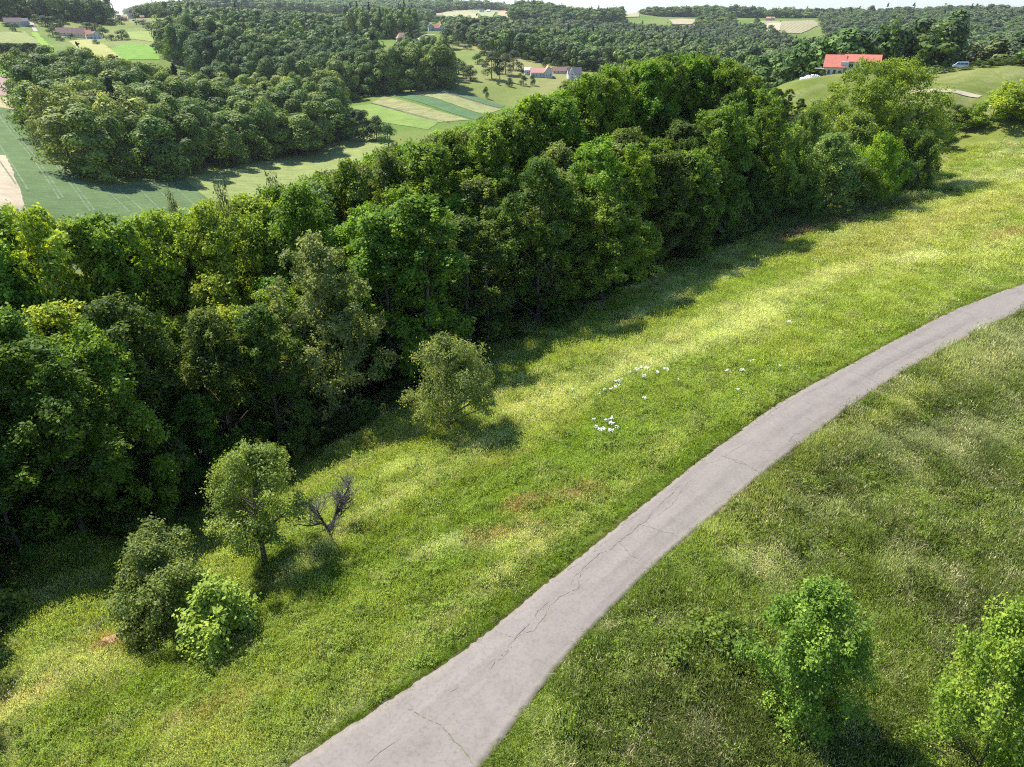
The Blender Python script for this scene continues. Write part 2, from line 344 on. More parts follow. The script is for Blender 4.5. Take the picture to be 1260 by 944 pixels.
azs = np.concatenate([np.arange(-180, -48, 4.0), np.arange(-48, 48, .22), np.arange(48, 180, 4.0)]); azs = np.radians(azs)
rs = np.concatenate([np.linspace(.5, 8, 16), np.geomspace(8.1, 70, 300), np.geomspace(70.8, 700, 230), np.geomspace(706, 5000, 130)])
na, nrr = len(azs), len(rs)
Rg, Ag = np.meshgrid(rs, azs, indexing='ij'); X = Rg*np.sin(Ag); Y = Rg*np.cos(Ag)
Hh = height(X.ravel(), Y.ravel()).reshape(X.shape)
tint = ground_tint(X.ravel(), Y.ravel())
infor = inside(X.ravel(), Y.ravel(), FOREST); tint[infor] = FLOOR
V = np.stack([X.ravel(), Y.ravel(), Hh.ravel()], -1)
i = np.arange(nrr-1)[:,None]; j = np.arange(na)[None,:]; j2 = (j+1) % na
F = np.stack([(i*na+j), (i*na+j2), ((i+1)*na+j2), ((i+1)*na+j)], -1).reshape(-1, 4)[:, ::-1]
V = np.vstack([V, [[0, 0, float(Hh[0].mean())]]]); tint = np.vstack([tint, tint[:1]])
cap = np.array([[(k+1) % na, k, len(V)-1] for k in range(na)]); 
me = np_mesh('ground', V, F, [M_ground], smooth=True, attrs={'tint': ('FLOAT_COLOR', 'POINT', np.hstack([tint, np.ones((len(tint), 1))]))})
tag(link('ground', me), kind='structure')

def gh(x, y):
    """height of the ground MESH (bilinear over its own grid), so that thin sheets sit exactly on it"""
    x = np.atleast_1d(np.asarray(x, float)); y = np.atleast_1d(np.asarray(y, float)); r = np.hypot(x, y); a = np.arctan2(x, y)
    i = np.clip(np.searchsorted(rs, r)-1, 0, nrr-2); j = np.clip(np.searchsorted(azs, a)-1, 0, na-2)
    fr = (r-rs[i])/(rs[i+1]-rs[i]); fa = (a-azs[j])/(azs[j+1]-azs[j])
    return (Hh[i,j]*(1-fr)+Hh[i+1,j]*fr)*(1-fa)+(Hh[i,j+1]*(1-fr)+Hh[i+1,j+1]*fr)*fa
def gz(x, y): return float(gh(x, y)[0])

# ------------------------------------------------------------------ road
M_road, t, o = new_mat('weathered_asphalt')
geo = nd(t, 'ShaderNodeNewGeometry').outputs['Position']
uv = nd(t, 'ShaderNodeAttribute', attribute_type='GEOMETRY', attribute_name='across').outputs['Fac']
al = nd(t, 'ShaderNodeAttribute', attribute_type='GEOMETRY', attribute_name='along').outputs['Fac']
strip = nd(t, 'ShaderNodeCombineXYZ', {0: uv, 1: nd(t, 'ShaderNodeMath', {0: al, 1: .012}, operation='MULTIPLY').outputs[0], 2: 0}).outputs[0]
g1 = noise(t, 70, 3, geo, .7).outputs['Fac']; g2 = noise(t, .8, 5, geo).outputs['Fac']; g3 = noise(t, 4.5, 5, strip).outputs['Fac']; g4 = noise(t, 6, 6, geo, .6).outputs['Fac']
c = ramp(t, g1, [(.3,(.17,.146,.122)),(.5,(.245,.211,.178)),(.72,(.34,.294,.25))])
c = mul(t, c, ramp(t, g2, [(.32,(.92,.915,.91)),(.5,(1,1,1)),(.7,(1.05,1.045,1.04))])); c = mul(t, c, ramp(t, g3, [(.3,(.86,.85,.85)),(.5,(1,1,1)),(.7,(1.08,1.08,1.08))]))
c = mul(t, c, ramp(t, g4, [(.28,(.82,.81,.79)),(.5,(1,1,1)),(.7,(1.05,1.05,1.05))]))
edge = nd(t, 'ShaderNodeMath', {0: nd(t, 'ShaderNodeMath', {0: uv, 1: .5}, operation='SUBTRACT').outputs[0]}, operation='ABSOLUTE').outputs[0]
ef = nd(t, 'ShaderNodeMath', {0: rng_map(t, edge, .43, .5, 0, 1), 1: rng_map(t, noise(t, 5, 5, geo).outputs['Fac'], .35, .65, 0, 1)}, operation='MULTIPLY').outputs[0]
c = mul(t, c, rgba((.22,.19,.14)), ef, 'MIX')
p = nd(t, 'ShaderNodeBsdfPrincipled', {'Base Color': c, 'Roughness': .85, 'Specular IOR Level': .2})
b = nd(t, 'ShaderNodeBump', {'Height': g1, 'Strength': .35, 'Distance': .01}); t.links.new(b.outputs[0], p.inputs['Normal']); t.links.new(p.outputs[0], o.inputs[0])

nS, nC = 1500, 15
Lr, Rd = resamp(EL, nS), np.stack([np.interp(np.linspace(0, 1, nS), np.linspace(0, 1, nr), ER[:,k]) for k in (0, 1)], -1)
Lr = np.stack([np.interp(np.linspace(0, 1, nS), np.linspace(0, 1, nr), EL[:,k]) for k in (0, 1)], -1)
sa = np.concatenate([[0], np.cumsum(np.hypot(*np.diff((Lr+Rd)/2, axis=0).T))])
cr_ = Rd-Lr; cr_ /= np.hypot(cr_[:,0], cr_[:,1])[:,None]
wl = (fbm(sa*4.2, sa*0+3, 5, 3)-.5)*.17+(fbm(sa*.4, sa*0, 6, 2)-.5)*.10; wr = (fbm(sa*4.2, sa*0+7, 8, 3)-.5)*.11
Lr = Lr+cr_*wl[:,None]; Rd = Rd+cr_*wr[:,None]
fr = np.linspace(0, 1, nC); P = Lr[:,None]*(1-fr)[None,:,None]+Rd[:,None]*fr[None,:,None]
def road_z(x, y): return gh(x, y)+.045
zz = road_z(P[...,0].ravel(), P[...,1].ravel()).reshape(nS, nC)+.03*(1-(2*fr-1)**2)[None]
zz[:,0] -= .0; V = np.concatenate([P, zz[...,None]], -1).reshape(-1, 3)
skL = np.column_stack([Lr-cr_*.03, zz[:,0]-.14]); skR = np.column_stack([Rd+cr_*.03, zz[:,-1]-.14])
i = np.arange(nS-1)[:,None]; j = np.arange(nC-1)[None]
F = np.stack([i*nC+j, i*nC+j+1, (i+1)*nC+j+1, (i+1)*nC+j], -1).reshape(-1, 4)
nV = len(V); V = np.vstack([V, skL, skR]); k = np.arange(nS-1)
F = np.vstack([F, np.stack([k*nC, (k+1)*nC, nV+k+1, nV+k], -1), np.stack([(k+1)*nC+nC-1, k*nC+nC-1, nV+nS+k, nV+nS+k+1], -1)])
ac = np.concatenate([np.tile(fr, nS), np.zeros(nS), np.ones(nS)]); an = np.concatenate([np.repeat(sa, nC), sa, sa])
road = link('road', np_mesh('road', V, F, [M_road], smooth=False, attrs={'across': ('FLOAT', 'POINT', ac), 'along': ('FLOAT', 'POINT', an)})); tag(road, kind='structure')
road_pts = P; road_zz = zz
def on_road_z(x, y):
    d = ((P-np.array((x, y)))**2).sum(-1); k = np.unravel_index(np.argmin(d), d.shape); return float(zz[k])
# soil lip along the woodland side, its dark colour also painting the shadow under overhanging grass, and dry sandy verge along the other
M_soil_shade = plain('verge_soil_and_shade', (.07,.06,.035), 1, 6, .5, .8, 12)
M_sand = plain('sandy_verge', (.33,.235,.15), 1, 5, .35, .5, 25)
def verge(name, side, w0, w1, mat, lift, a, b, s):
    q = Lr if side < 0 else Rd; idx = np.arange(int(a*nS), int(b*nS)); wv = w0+w1*np.clip(fbm(sa[idx]*1.3, sa[idx]*0, s, 4)*2.4-.7, 0, 1)
    inn = q[idx]-cr_[idx]*side*.015*1; outp = q[idx]+cr_[idx]*side*wv[:,None]; mid = (inn+outp)/2
    Vv = []; 
    for pp, dz in ((inn, .012), (mid, lift), (outp, -.03)):
        Vv.append(np.column_stack([pp, gh(pp[:,0], pp[:,1])+dz]))
    m_ = len(idx); k = np.arange(m_-1); V = np.vstack(Vv)
    F = np.vstack([np.stack([k, k+1, m_+k+1, m_+k], -1), np.stack([m_+k, m_+k+1, 2*m_+k+1, 2*m_+k], -1)])
    if side > 0: F = F[:, ::-1]
    tag(link(name, np_mesh(name, V, F, [mat], smooth=True)), kind='structure')
verge('soil_shade_verge', -1, .05, .16, M_soil_shade, .035, 0, 1, 81)
verge('sandy_verge', 1, .10, .22, M_sand, .028, .2, 1, 82)

# cracks: thin sunken-looking seams laid on the asphalt, parts of the road
M_crack = plain('crack_filled_with_dirt', (.10,.09,.072), 1); M_crackg = plain('crack_grown_with_moss', (.13,.15,.055), 1)
def crack(pts, w=.028, green=False, seed=1):
    w *= .66
    wpt = base_hit(*np.array(pts, float).T); s = np.concatenate([[0], np.cumsum(np.hypot(*np.diff(wpt, axis=0).T))]); q = np.arange(0, s[-1], .07)
    x = np.interp(q, s, wpt[:,0]); y = np.interp(q, s, wpt[:,1]); tx = np.gradient(x); ty = np.gradient(y); l = np.hypot(tx, ty)+1e-9; nx, ny = -ty/l, tx/l
    j = (fbm(q*1.5, q*0, seed, 4)-.5)*.34+(vnoise(q*8, q*0, seed+9)-.5)*.05; x += nx*j; y += ny*j
    ww = w*(.45+1.0*vnoise(q*4, q*0+5, seed))*np.minimum(1, np.minimum(q, q[-1]-q)*3+.25)
    z = np.array([on_road_z(a, b) for a, b in zip(x, y)])+.005
    a = np.column_stack([x+nx*ww/2, y+ny*ww/2, z]); b = np.column_stack([x-nx*ww/2, y-ny*ww/2, z]); n = len(q); k = np.arange(n-1)
    link('crack', np_mesh('crack', np.vstack([a, b]), np.stack([n+k, n+k+1, k+1, k], -1), [M_crackg if green else M_crack]), parent=road)
z5 = lambda l: [(400+a*.4704, 500+b*.4703) for a, b in l]
z7 = lambda l: [(620+a/3, 360+b/3) for a, b in l]
z8 = lambda l: [(900+a*.36, 260+b*.36) for a, b in l]
for n_, (l, w, g) in enumerate((
    (z5([(930,205),(905,232),(880,252),(850,292),(800,335),(760,365),(738,378),(700,405),(672,432),(662,478),(620,502),(590,515)]), .035, 0),
    (z5([(590,515),(575,548),(545,588),(500,612),(487,630),(462,662),(432,692)]), .035, 1), (z5([(590,515),(560,540),(545,562),(515,585),(490,612)]), .025, 0),
    (z5([(446,590),(470,600),(492,612)]), .025, 0), (z5([(487,630),(455,655),(430,675)]), .02, 0), (z5([(690,425),(650,445),(640,475)]), .02, 0),
    (z5([(213,795),(258,820),(300,835),(330,870),(357,900),(388,946)]), .05, 1), (z5([(200,870),(150,905),(108,944)]), .03, 0), (z5([(350,735),(315,755),(300,765)]), .015, 0),
    (z5([(830,313),(880,330),(935,346)]), .03, 1), (z5([(775,362),(800,395),(830,405)]), .02, 0), (z5([(860,330),(845,300),(862,270)]), .02, 0),
    (z5([(960,190),(930,225),(900,262),(870,290)]), .02, 0), (z5([(760,325),(800,295),(830,275)]), .02, 0), (z5([(590,455),(640,425),(700,385),(735,352)]), .018, 0),
    (z7([(800,603),(860,630),(905,645),(945,668)]), .035, 0), (z7([(1105,455),(1130,475),(1160,490)]), .02, 0), (z7([(740,640),(790,620),(850,585),(920,545)]), .018, 0),
    (z7([(1040,590),(1060,560),(1085,550)]), .015, 0), (z8([(545,465),(600,488),(640,497)]), .035, 0), (z8([(395,545),(455,570),(520,600)]), .035, 0),
    (z8([(455,570),(520,535),(590,497),(700,440),(800,392)]), .02, 0), (z8([(190,800),(215,770),(240,760)]), .02, 0), (z8([(0,850),(45,868),(92,893)]), .03, 0),
    (z8([(120,700),(170,668),(240,630),(330,590)]), .018, 0), (z8([(690,425),(740,440),(790,450)]), .02, 0))):
    crack(l, w, bool(g), 11*n_+3)
# ------------------------------------------------------------------ fields and tracks: draped sheets
def drape(name, poly_px, col, lift=.12, grid=None, kind='structure', rows=None, world=False, namp=.17, nscale=.15):
    P0 = np.array(poly_px, float) if world else base_hit(*np.array(poly_px, float).T)
    q = []
    step = grid or max(1.2, np.ptp(P0, 0).max()/45)
    for a, b in zip(P0, np.roll(P0, -1, 0)):
        n = max(1, int(np.hypot(*(b-a))/step)); q += [a+(b-a)*k/n for k in range(n)]
    q = np.array(q); q += np.stack([fbm(q[:,0]*.15, q[:,1]*.15, 5, 3)-.5, fbm(q[:,0]*.15, q[:,1]*.15, 6, 3)-.5], -1)*min(3.0, step*.7); nb = len(q); lo, hi = q.min(0), q.max(0)
    gx, gy = np.meshgrid(np.arange(lo[0], hi[0], step), np.arange(lo[1], hi[1], step)); gx = gx.ravel(); gy = gy.ravel()
    k = inside(gx, gy, [tuple(p) for p in q]); k[k] = np.array([np.min((q[:,0]-a)**2+(q[:,1]-b)**2) > (step*.45)**2 for a, b in zip(gx[k], gy[k])])
    pts = [Vector(p) for p in q]+[Vector((a, b)) for a, b in zip(gx[k], gy[k])]
    r = delaunay_2d_cdt(pts, [(i, (i+1) % nb) for i in range(nb)], [], 1, 1e-5)
    v = np.array([tuple(p) for p in r[0]]); z = gh(v[:,0], v[:,1])+lift
    m, t, o = new_mat(name+'_surface'); geo = nd(t, 'ShaderNodeNewGeometry').outputs['Position']
    f = rng_map(t, noise(t, nscale, 6, geo, .6).outputs['Fac'], .3, .7, 1-namp, 1+namp); c = mul(t, rgba(col), nd(t, 'ShaderNodeCombineColor', {0: f, 1: f, 2: f}).outputs[0])
    f = rng_map(t, noise(t, 1.3, 4, geo, .7).outputs['Fac'], .3, .7, .85, 1.15); c = mul(t, c, nd(t, 'ShaderNodeCombineColor', {0: f, 1: f, 2: f}).outputs[0])
    if rows:
        ang, per, amp = rows; mp = nd(t, 'ShaderNodeMapping', {'Vector': geo, 'Rotation': (0, 0, ang)}); wv = nd(t, 'ShaderNodeTexWave', {'Vector': mp.outputs[0], 'Scale': .314/per, 'Distortion': 2.5, 'Detail': 3})
        f = rng_map(t, wv.outputs['Fac'], 0, 1, 1-amp, 1+amp*.6); c = mul(t, c, nd(t, 'ShaderNodeCombineColor', {0: f, 1: f, 2: f}).outputs[0])
    p = nd(t, 'ShaderNodeBsdfPrincipled', {'Base Color': c, 'Roughness': .95, 'Specular IOR Level': .1}); t.links.new(p.outputs[0], o.inputs[0])
    return tag(link(name, py_mesh(name, [tuple(a)+(float(b),) for a, b in zip(v, z)], [list(f) for f in r[2]], [m], smooth=True)), kind=kind)
def line_px(name, pts, w, col, parent=None, lift=.2, mat=None, step=2.0):
    wpt = base_hit(*np.array(pts, float).T); s = np.concatenate([[0], np.cumsum(np.hypot(*np.diff(wpt, axis=0).T))]); q = np.arange(0, s[-1], step)
    x = np.interp(q, s, wpt[:,0]); y = np.interp(q, s, wpt[:,1]); tx = np.gradient(x); ty = np.gradient(y); l = np.hypot(tx, ty)+1e-9; nx, ny = -ty/l, tx/l
    V = np.vstack([np.column_stack([x+nx*w*f, y+ny*w*f, gh(x+nx*w*f, y+ny*w*f)+lift]) for f in (.5, -.5)]); n = len(q); k = np.arange(n-1)
    ob = link(name, np_mesh(name, V, np.stack([n+k, n+k+1, k+1, k], -1), [mat or plain(name, col, 1, .5, .2)]), parent=parent)
    if parent is None: tag(ob, kind='structure')
    return ob
crop = drape('crop_field', [(-60,120),(10,130),(25,137),(50,170),(80,210),(110,228),(180,226),(226,219),(262,250),(250,300),(150,330),(30,330),(28,256),(-60,190)], (.115,.168,.062), rows=(.4,2.2,.07))
M_tram = plain('tractor_track_in_crop', (.155,.20,.10), 1, .3, .3)
for l in ([(0,143),(36,190),(74,247)], [(3,141),(40,189),(79,246)], [(40,169),(75,212),(112,262)], [(43,167),(79,211),(118,262)], [(-5,171),(36,237)], [(-20,170),(20,228)],
          [(124,229),(160,262)], [(140,229),(185,268)], [(165,227),(200,262)], [(185,225),(222,262)], [(205,223),(245,258)]):
    line_px('tractor_track', l, .42, None, parent=crop, mat=M_tram)
drape('stubble_strip', [(-60,190),(8,192),(32,258),(20,330),(-80,330)], (.44,.36,.24), .16, namp=.2)
drape('ploughed_field', [(-60,84),(10,86),(21,118),(-60,119)], (.33,.235,.18), .15, rows=(.2,3,.1))
drape('dry_hay_strip', [(-60,121),(20,120),(27,137),(-60,124)], (.40,.35,.17), .15)
drape('hay_field', [(226,219),(300,203),(385,185),(432,166),(480,166),(476,190),(420,222),(300,262),(262,252)], (.235,.27,.085), .13, rows=(1.3,4,.06))
drape('green_strip_field', [(430,131),(457,128),(540,151),(527,160),(470,150),(425,142)], (.19,.265,.06), .15)
drape('stubble_strip', [(456,127),(473,120),(578,148),(540,151)], (.27,.265,.11), .17, rows=(.9,5,.1), namp=.25)
drape('vegetable_strip', [(471,117),(492,114),(597,143),(585,148)], (.10,.17,.07), .17, rows=(.9,2,.08))
drape('hay_strip', [(493,114),(524,112),(618,135),(598,142)], (.265,.275,.11), .15, namp=.22)
drape('vegetable_strip', [(530,112),(559,112),(622,130),(617,134)], (.11,.175,.075), .17)
line_px('field_path', [(457,127),(540,150)], 1.0, (.14,.13,.08)); line_px('field_path', [(470,131),(555,152)], .8, (.16,.15,.08)); line_px('field_path', [(530,113),(618,135)], 1.6, (.22,.15,.11))
drape('grass_field', [(-60,40),(30,40),(52,54),(-60,55)], (.25,.27,.09), .2); drape('meadow_strip', [(38,42),(46,41),(75,69),(64,70)], (.22,.33,.05), .25)
drape('hay_field', [(86,53),(112,51),(150,70),(133,76),(100,66)], (.35,.34,.11), .2); drape('grass_field', [(135,61),(160,54),(192,57),(197,73),(150,73)], (.17,.29,.045), .2)
drape('grass_field', [(-60,76),(60,74),(76,82),(25,96),(-60,84)], (.17,.28,.05), .2); drape('hay_field', [(-60,66),(68,67),(73,72),(-60,73)], (.33,.33,.11), .25)
drape('grass_field', [(150,42),(180,40),(200,43),(190,53),(160,50)], (.25,.30,.08), .25)
drape('dry_field', [(128,22),(150,18),(200,18),(198,26),(165,28)], (.30,.29,.13), .3)
sandy = drape('sandy_strip', [Rr(1120,211,120), Rr(1120,214.5,120), Rr(1190,215,120), Rr(1207,214,120), Rr(1203,211.5,120), Rr(1175,211,120)], (.40,.345,.24), .15, world=True, grid=1.5)
for l in ([(903,38),(915,30),(935,26),(960,26),(955,40),(930,42)], [(962,26),(1000,25),(1012,30),(985,42),(957,41)]):
    drape('vineyard', l, (.33,.29,.16), .8, rows=(.5,6,.2))
drape('bare_slope', [(934,40),(945,30),(962,29),(958,41)], (.46,.38,.24), 1.2)
for l, c in (([(531,18),(560,13),(580,14),(590,24),(560,24)], (.37,.34,.18)), ([(575,13),(600,11),(628,13),(606,23),(592,20)], (.30,.32,.16)), ([(612,20),(628,14),(636,10),(645,14),(630,24)], (.40,.33,.19)),
             ([(765,18),(790,17),(786,22),(768,22)], (.36,.33,.17)), ([(823,26),(850,24),(862,27),(850,31),(828,31)], (.40,.33,.20)), ([(1225,33),(1262,28),(1262,33),(1235,38)], (.27,.31,.14))):
    drape('distant_field', l, c, 1.5, grid=8)
line_px('driveway', [(511,54),(516,50),(524,45),(536,46)], 4, (.46,.43,.38), lift=.3); line_px('farm_track', [(36,24),(40,32),(45,41)], 3.5, (.42,.36,.3), lift=.3)
# ------------------------------------------------------------------ plants
RNG = np.random.default_rng(7)
def unit(a): return a/(np.linalg.norm(a, axis=-1, keepdims=True)+1e-9)
def leaf_cloud(rng, cen, rad, n, size, up=.5, asp=.62, nsub=9, spread=.30, flat=.95, sub_off=.78, nr=.55, subs=(.5, 1.2)):
    """leaf-sized folded faces clustered on twigs around the limbs' ends"""
    nb = len(cen); w = rad**2; bi = rng.choice(nb, n, p=w/w.sum()); subd = unit(rng.normal(size=(nb, nsub, 3))+np.array([0, 0, .25])); si = rng.integers(0, nsub, n)
    subr = rng.uniform(subs[0], subs[1], (nb, nsub))
    d = subd[bi, si]; p = cen[bi]+(d*(sub_off*subr[bi, si])[:,None]+rng.normal(size=(n, 3))*spread)*rad[bi][:,None]*np.array([1, 1, flat])
    nrm = unit(unit(p-cen[bi])*.6+np.array([0, 0, up])+rng.normal(size=(n, 3))*nr)
    a = unit(np.cross(nrm, rng.normal(size=(n, 3)))); b = np.cross(nrm, a); L = size*rng.uniform(.55, 1.35, n)[:,None]
    V = np.stack([p+a*L*.5, p+b*L*.5*asp-nrm*L*.12, p-a*L*.5, p-b*L*.5*asp-nrm*L*.12], 1).reshape(-1, 3)
    v = .30*rng.random(nb)[bi]+.30*rng.random((nb, nsub))[bi, si]+.40*rng.random(n)
    return V, np.arange(4*n).reshape(-1, 4), v
def tube(pts, rads, sides=6):
    V = []; F = []; pts = [Vector(p) for p in pts]
    for i, (p, r) in enumerate(zip(pts, rads)):
        t = (pts[min(i+1, len(pts)-1)]-pts[max(i-1, 0)]).normalized(); a = t.cross(Vector((0, 0, 1)) if abs(t.z) < .9 else Vector((1, 0, 0))).normalized(); b = t.cross(a)
        V += [tuple(p+(a*math.cos(q)+b*math.sin(q))*r) for q in [2*math.pi*k/sides for k in range(sides)]]
    for i in range(len(pts)-1):
        for k in range(sides):
            A_, B_ = i*sides+k, i*sides+(k+1) % sides; F.append((A_, B_, B_+sides, A_+sides))
    return V, F
def tubes_mesh(name, lst, mat):
    V, F = [], []
    for pts, rads, s in lst:
        v, f = tube(pts, rads, s); F += [tuple(q+len(V) for q in g) for g in f]; V += v
    return py_mesh(name, V, F, [mat], smooth=True)
def envelope(style, t):
    if style == 'tall': return (np.sin(np.pi*np.clip(t*.93+.07, 0, 1)**.75))**.55*.95+.05
    if style == 'dome': return np.sqrt(np.clip(1-(t*1.02-.25)**2/.62, 0.02, 1))
    if style == 'cone': return (1-t)**.9*.95+.05
    if style == 'round': return np.sqrt(np.clip(1-(2*t-1)**2, .03, 1))
    return 1-.5*t
def crown_and_trunk(name, seed, H, R, z0, nb, nl, leaf, style='tall', mat=None, bark=None, brad=.30, limbs=7, trunk_r=.2, up=.5, nsub=9, spread=.30, lean=.0, holes=.0):
    rng = np.random.default_rng(seed); t = rng.random(nb)**.9; t[:3] = (.96, .88, .9); e = envelope(style, t)
    th = rng.random(nb)*2*np.pi; q = np.where(rng.random(nb) < .25, rng.uniform(.1, .5, nb), rng.uniform(.6, .9, nb)); q[:3] = (.1, .4, .4)
    lob = 1+.22*np.sin(th*2+seed)+.12*np.sin(th*5+seed*2)
    cen = np.column_stack([np.cos(th)*e*R*q*lob, np.sin(th)*e*R*q*lob, z0+(H-z0)*(.06+.88*t)]); cen[:,0] += lean*cen[:,2]
    rad = R*brad*rng.uniform(.65, 1.3, nb)*(.75+.25*e)
    V, F, v = leaf_cloud(rng, cen, rad, nl, leaf, up, nsub=nsub, spread=spread)
    V[:,2] = np.maximum(V[:,2], .05)
    crown = np_mesh(name+'_crown', V, F, [mat], attrs={'v': ('FLOAT', 'FACE', v)})
    lst = []; top = H*.82; tp = [(lean*h+math.sin(h*1.3+seed)*.12*trunk_r*4, math.cos(h*1.1+seed)*.1*trunk_r*4, h) for h in np.linspace(-.4, top, 7)]
    lst.append((tp, [trunk_r*1.35]+[trunk_r*(1-.82*k/6) for k in range(1, 7)], 8))
    order = np.argsort(-np.hypot(cen[:,0], cen[:,1]))[:limbs] if limbs < nb else np.arange(nb)
    for k in order:
        c = Vector(cen[k]); hz0 = max(z0*.7, min(top*.9, c.z-.5*math.hypot(c.x, c.y)-.05*H)); s = Vector((lean*hz0, 0, hz0)); m = s.lerp(c, .5)+Vector((0, 0, .06*H*.3))
        rr = trunk_r*.45*(1-.6*hz0/H); lst.append(([s, m, c], [rr, rr*.6, rr*.15], 5))
    return crown, tubes_mesh(name+'_trunk', lst, bark)

M_bark = plain('grey_brown_bark', (.12,.095,.07), .9, 6, .35, .8, 18); M_deadwood = plain('bleached_dead_wood', (.30,.26,.24), .9, 8, .3, .6, 25); M_darkwood = plain('dark_dead_bark', (.055,.05,.038), .9, 8, .3, .6, 25)
M_leaf = leafy('tree_leaves', 'obj', .34, (1.4, 1.35, .5), var=(.42, 1.85), hue=.036); M_leafi = leafy('scattered_leaves', 'inst', .2); M_leaff = leafy('far_tree_leaves', 'obj', .25, var=(.5, 1.45)); M_needle = leafy('conifer_needles', 'obj', .15)
NEAR = [crown_and_trunk('near_tree', 11+k, 15, R, z0, nb, 30000, .215, st, M_leaf, M_bark, br, 9, .2, nsub=17, spread=.17) for k, (R, z0, nb, st, br) in enumerate(
        ((3.9, 1.0, 95, 'tall', .21), (3.5, .8, 84, 'tall', .23), (4.3, 1.4, 105, 'dome', .20), (3.7, .6, 90, 'tall', .22), (4.1, 1.2, 88, 'dome', .22), (3.3, 1.4, 80, 'tall', .24)))]
SHRUB = [crown_and_trunk('shrub', 31+k, 4, R, z0, nb, 9000, .15, st, M_leaf, M_bark, br, 12, .07, nsub=12, spread=.22) for k, (R, z0, nb, st, br) in enumerate(
        ((2.2, .1, 30, 'dome', .27), (1.9, .1, 26, 'dome', .30), (2.0, .2, 34, 'round', .25)))]
SPARSE = [crown_and_trunk('thin_tree', 41+k, 15, 2.9, 3, 30, 1700, .24, 'tall', M_leaf, M_bark, .26, 22, .12) for k in range(2)]
def far_crown(name, seed, H, R, nb, nl, leaf, z0=.3):
    rng = np.random.default_rng(seed); t = rng.random(nb)**.7; t[:2] = (.93, .85); e = np.sqrt(np.clip(1-t**2.6, .06, 1)); th = np.arange(nb)*2.4+rng.normal(size=nb)*.3; q = np.where(t > .8, rng.uniform(.15, .9, nb), rng.uniform(.72, .95, nb))
    rad = R*rng.uniform(.30, .46, nb); cen = np.column_stack([np.cos(th)*e*(R-rad*.5)*q, np.sin(th)*e*(R-rad*.5)*q, z0+(H-z0-R*.32)*t])
    bi = rng.choice(nb, nl, p=rad**2/(rad**2).sum()); d = unit(rng.normal(size=(nl, 3))+np.array([0, 0, .35])); wob = 1+.12*np.sin(d[:,0]*9+bi)*np.sin(d[:,1]*9+bi*2)+rng.normal(size=nl)*.06
    p = cen[bi]+d*(rad[bi]*wob)[:,None]*np.array([1, 1, .9]); n_ = unit(d+unit(p-np.array([0, 0, H*.45]))*.5+rng.normal(size=(nl, 3))*.28); a = unit(np.cross(n_, rng.normal(size=(nl, 3)))); b = np.cross(n_, a); L = leaf*rng.uniform(.6, 1.3, nl)[:,None]
    V = np.stack([p+a*L*.5, p+b*L*.4, p-a*L*.5, p-b*L*.4], 1).reshape(-1, 3); V[:,2] = np.maximum(V[:,2], .1); v = .35*rng.random(nb)[bi]+.65*rng.random(nl)
    return V, np.arange(4*nl).reshape(-1, 4), v
def far_tree(name, seed, H, R, nb, nl, leaf):
    V, F, v = far_crown(name, seed, H, R, nb, nl, leaf); return np_mesh(name+'_crown', V, F, [M_leaff], attrs={'v': ('FLOAT', 'FACE', v)}), tubes_mesh(name+'_trunk', [([(0, 0, -.5), (0, 0, H*.7)], [.3, .1], 6)], M_bark)
FAR = [far_tree('far_tree', 51+k, 18, R, nb, 3400, .62) for k, (R, nb) in enumerate(((5.2, 22), (4.8, 18), (5.6, 26), (4.5, 16), (5.0, 30)))]
SPRUCE = [crown_and_trunk('spruce', 61+k, 20, 3.0, 1.5, 46, 3000, .6, 'cone', M_needle, M_bark, .22, 2, .25, up=.2, nsub=6, spread=.3) for k in range(2)]
SMALLF = [far_tree('small_far_tree', 71+k, 7, 3.4, 9, 1500, .42) for k in range(2)]
POPLAR = crown_and_trunk('columnar_tree', 81, 18, 1.7, 1, 26, 1500, .6, 'tall', M_leaf, M_bark, .4, 2, .2)

def top_z(x, y, py):
    v = (472-py)/FPX; return CAM_Z + y*(v*cp_-sp_)/(cp_+v*sp_)
def tree(name, proto, x, y, h, width, col, label, cat='tree', group=None, rz=None, sink=.15, base_h_=None, parts=('crown', 'trunk')):
    """one tree: an Empty at its foot with trunk and crown; h and width in metres"""
    crown, trunk = proto; Hm = base_h_ or PH[crown.name]; Wm = PW[crown.name]
    e = empty(name, (x, y, gz(x, y)-sink), RNG.uniform(0, 6.28) if rz is None else rz, label, cat, group)
    s = (width/Wm, width/Wm, h/Hm); e.scale = s
    c = link(parts[0], crown, e); c.color = rgba(col); link(parts[1], trunk, e); return e
def one_tree(name, proto, x, y, h, width, col, label, cat='tree', group=None):
    """a distant tree as one object (trunk and crown too small to tell apart)"""
    o = link(name, proto, loc=(x, y, gz(x, y)-.3)); o.rotation_euler = (0, 0, RNG.uniform(0, 6.28)); o.scale = (width/PW[proto.name], width/PW[proto.name], h/PH[proto.name]); o.color = rgba(col)
    return tag(o, label, cat, group)
PH, PW = {}, {}
def measure(me):
    a = np.empty(len(me.vertices)*3, np.float32); me.vertices.foreach_get('co', a); a = a.reshape(-1, 3)
    PH[me.name] = float(np.percentile(a[:,2], 99)); PW[me.name] = float(2*np.percentile(np.hypot(a[:,0], a[:,1]), 96))
for l in (NEAR, SHRUB, SPARSE, FAR, SPRUCE, SMALLF, [POPLAR]):
    for c, _ in l: measure(c)
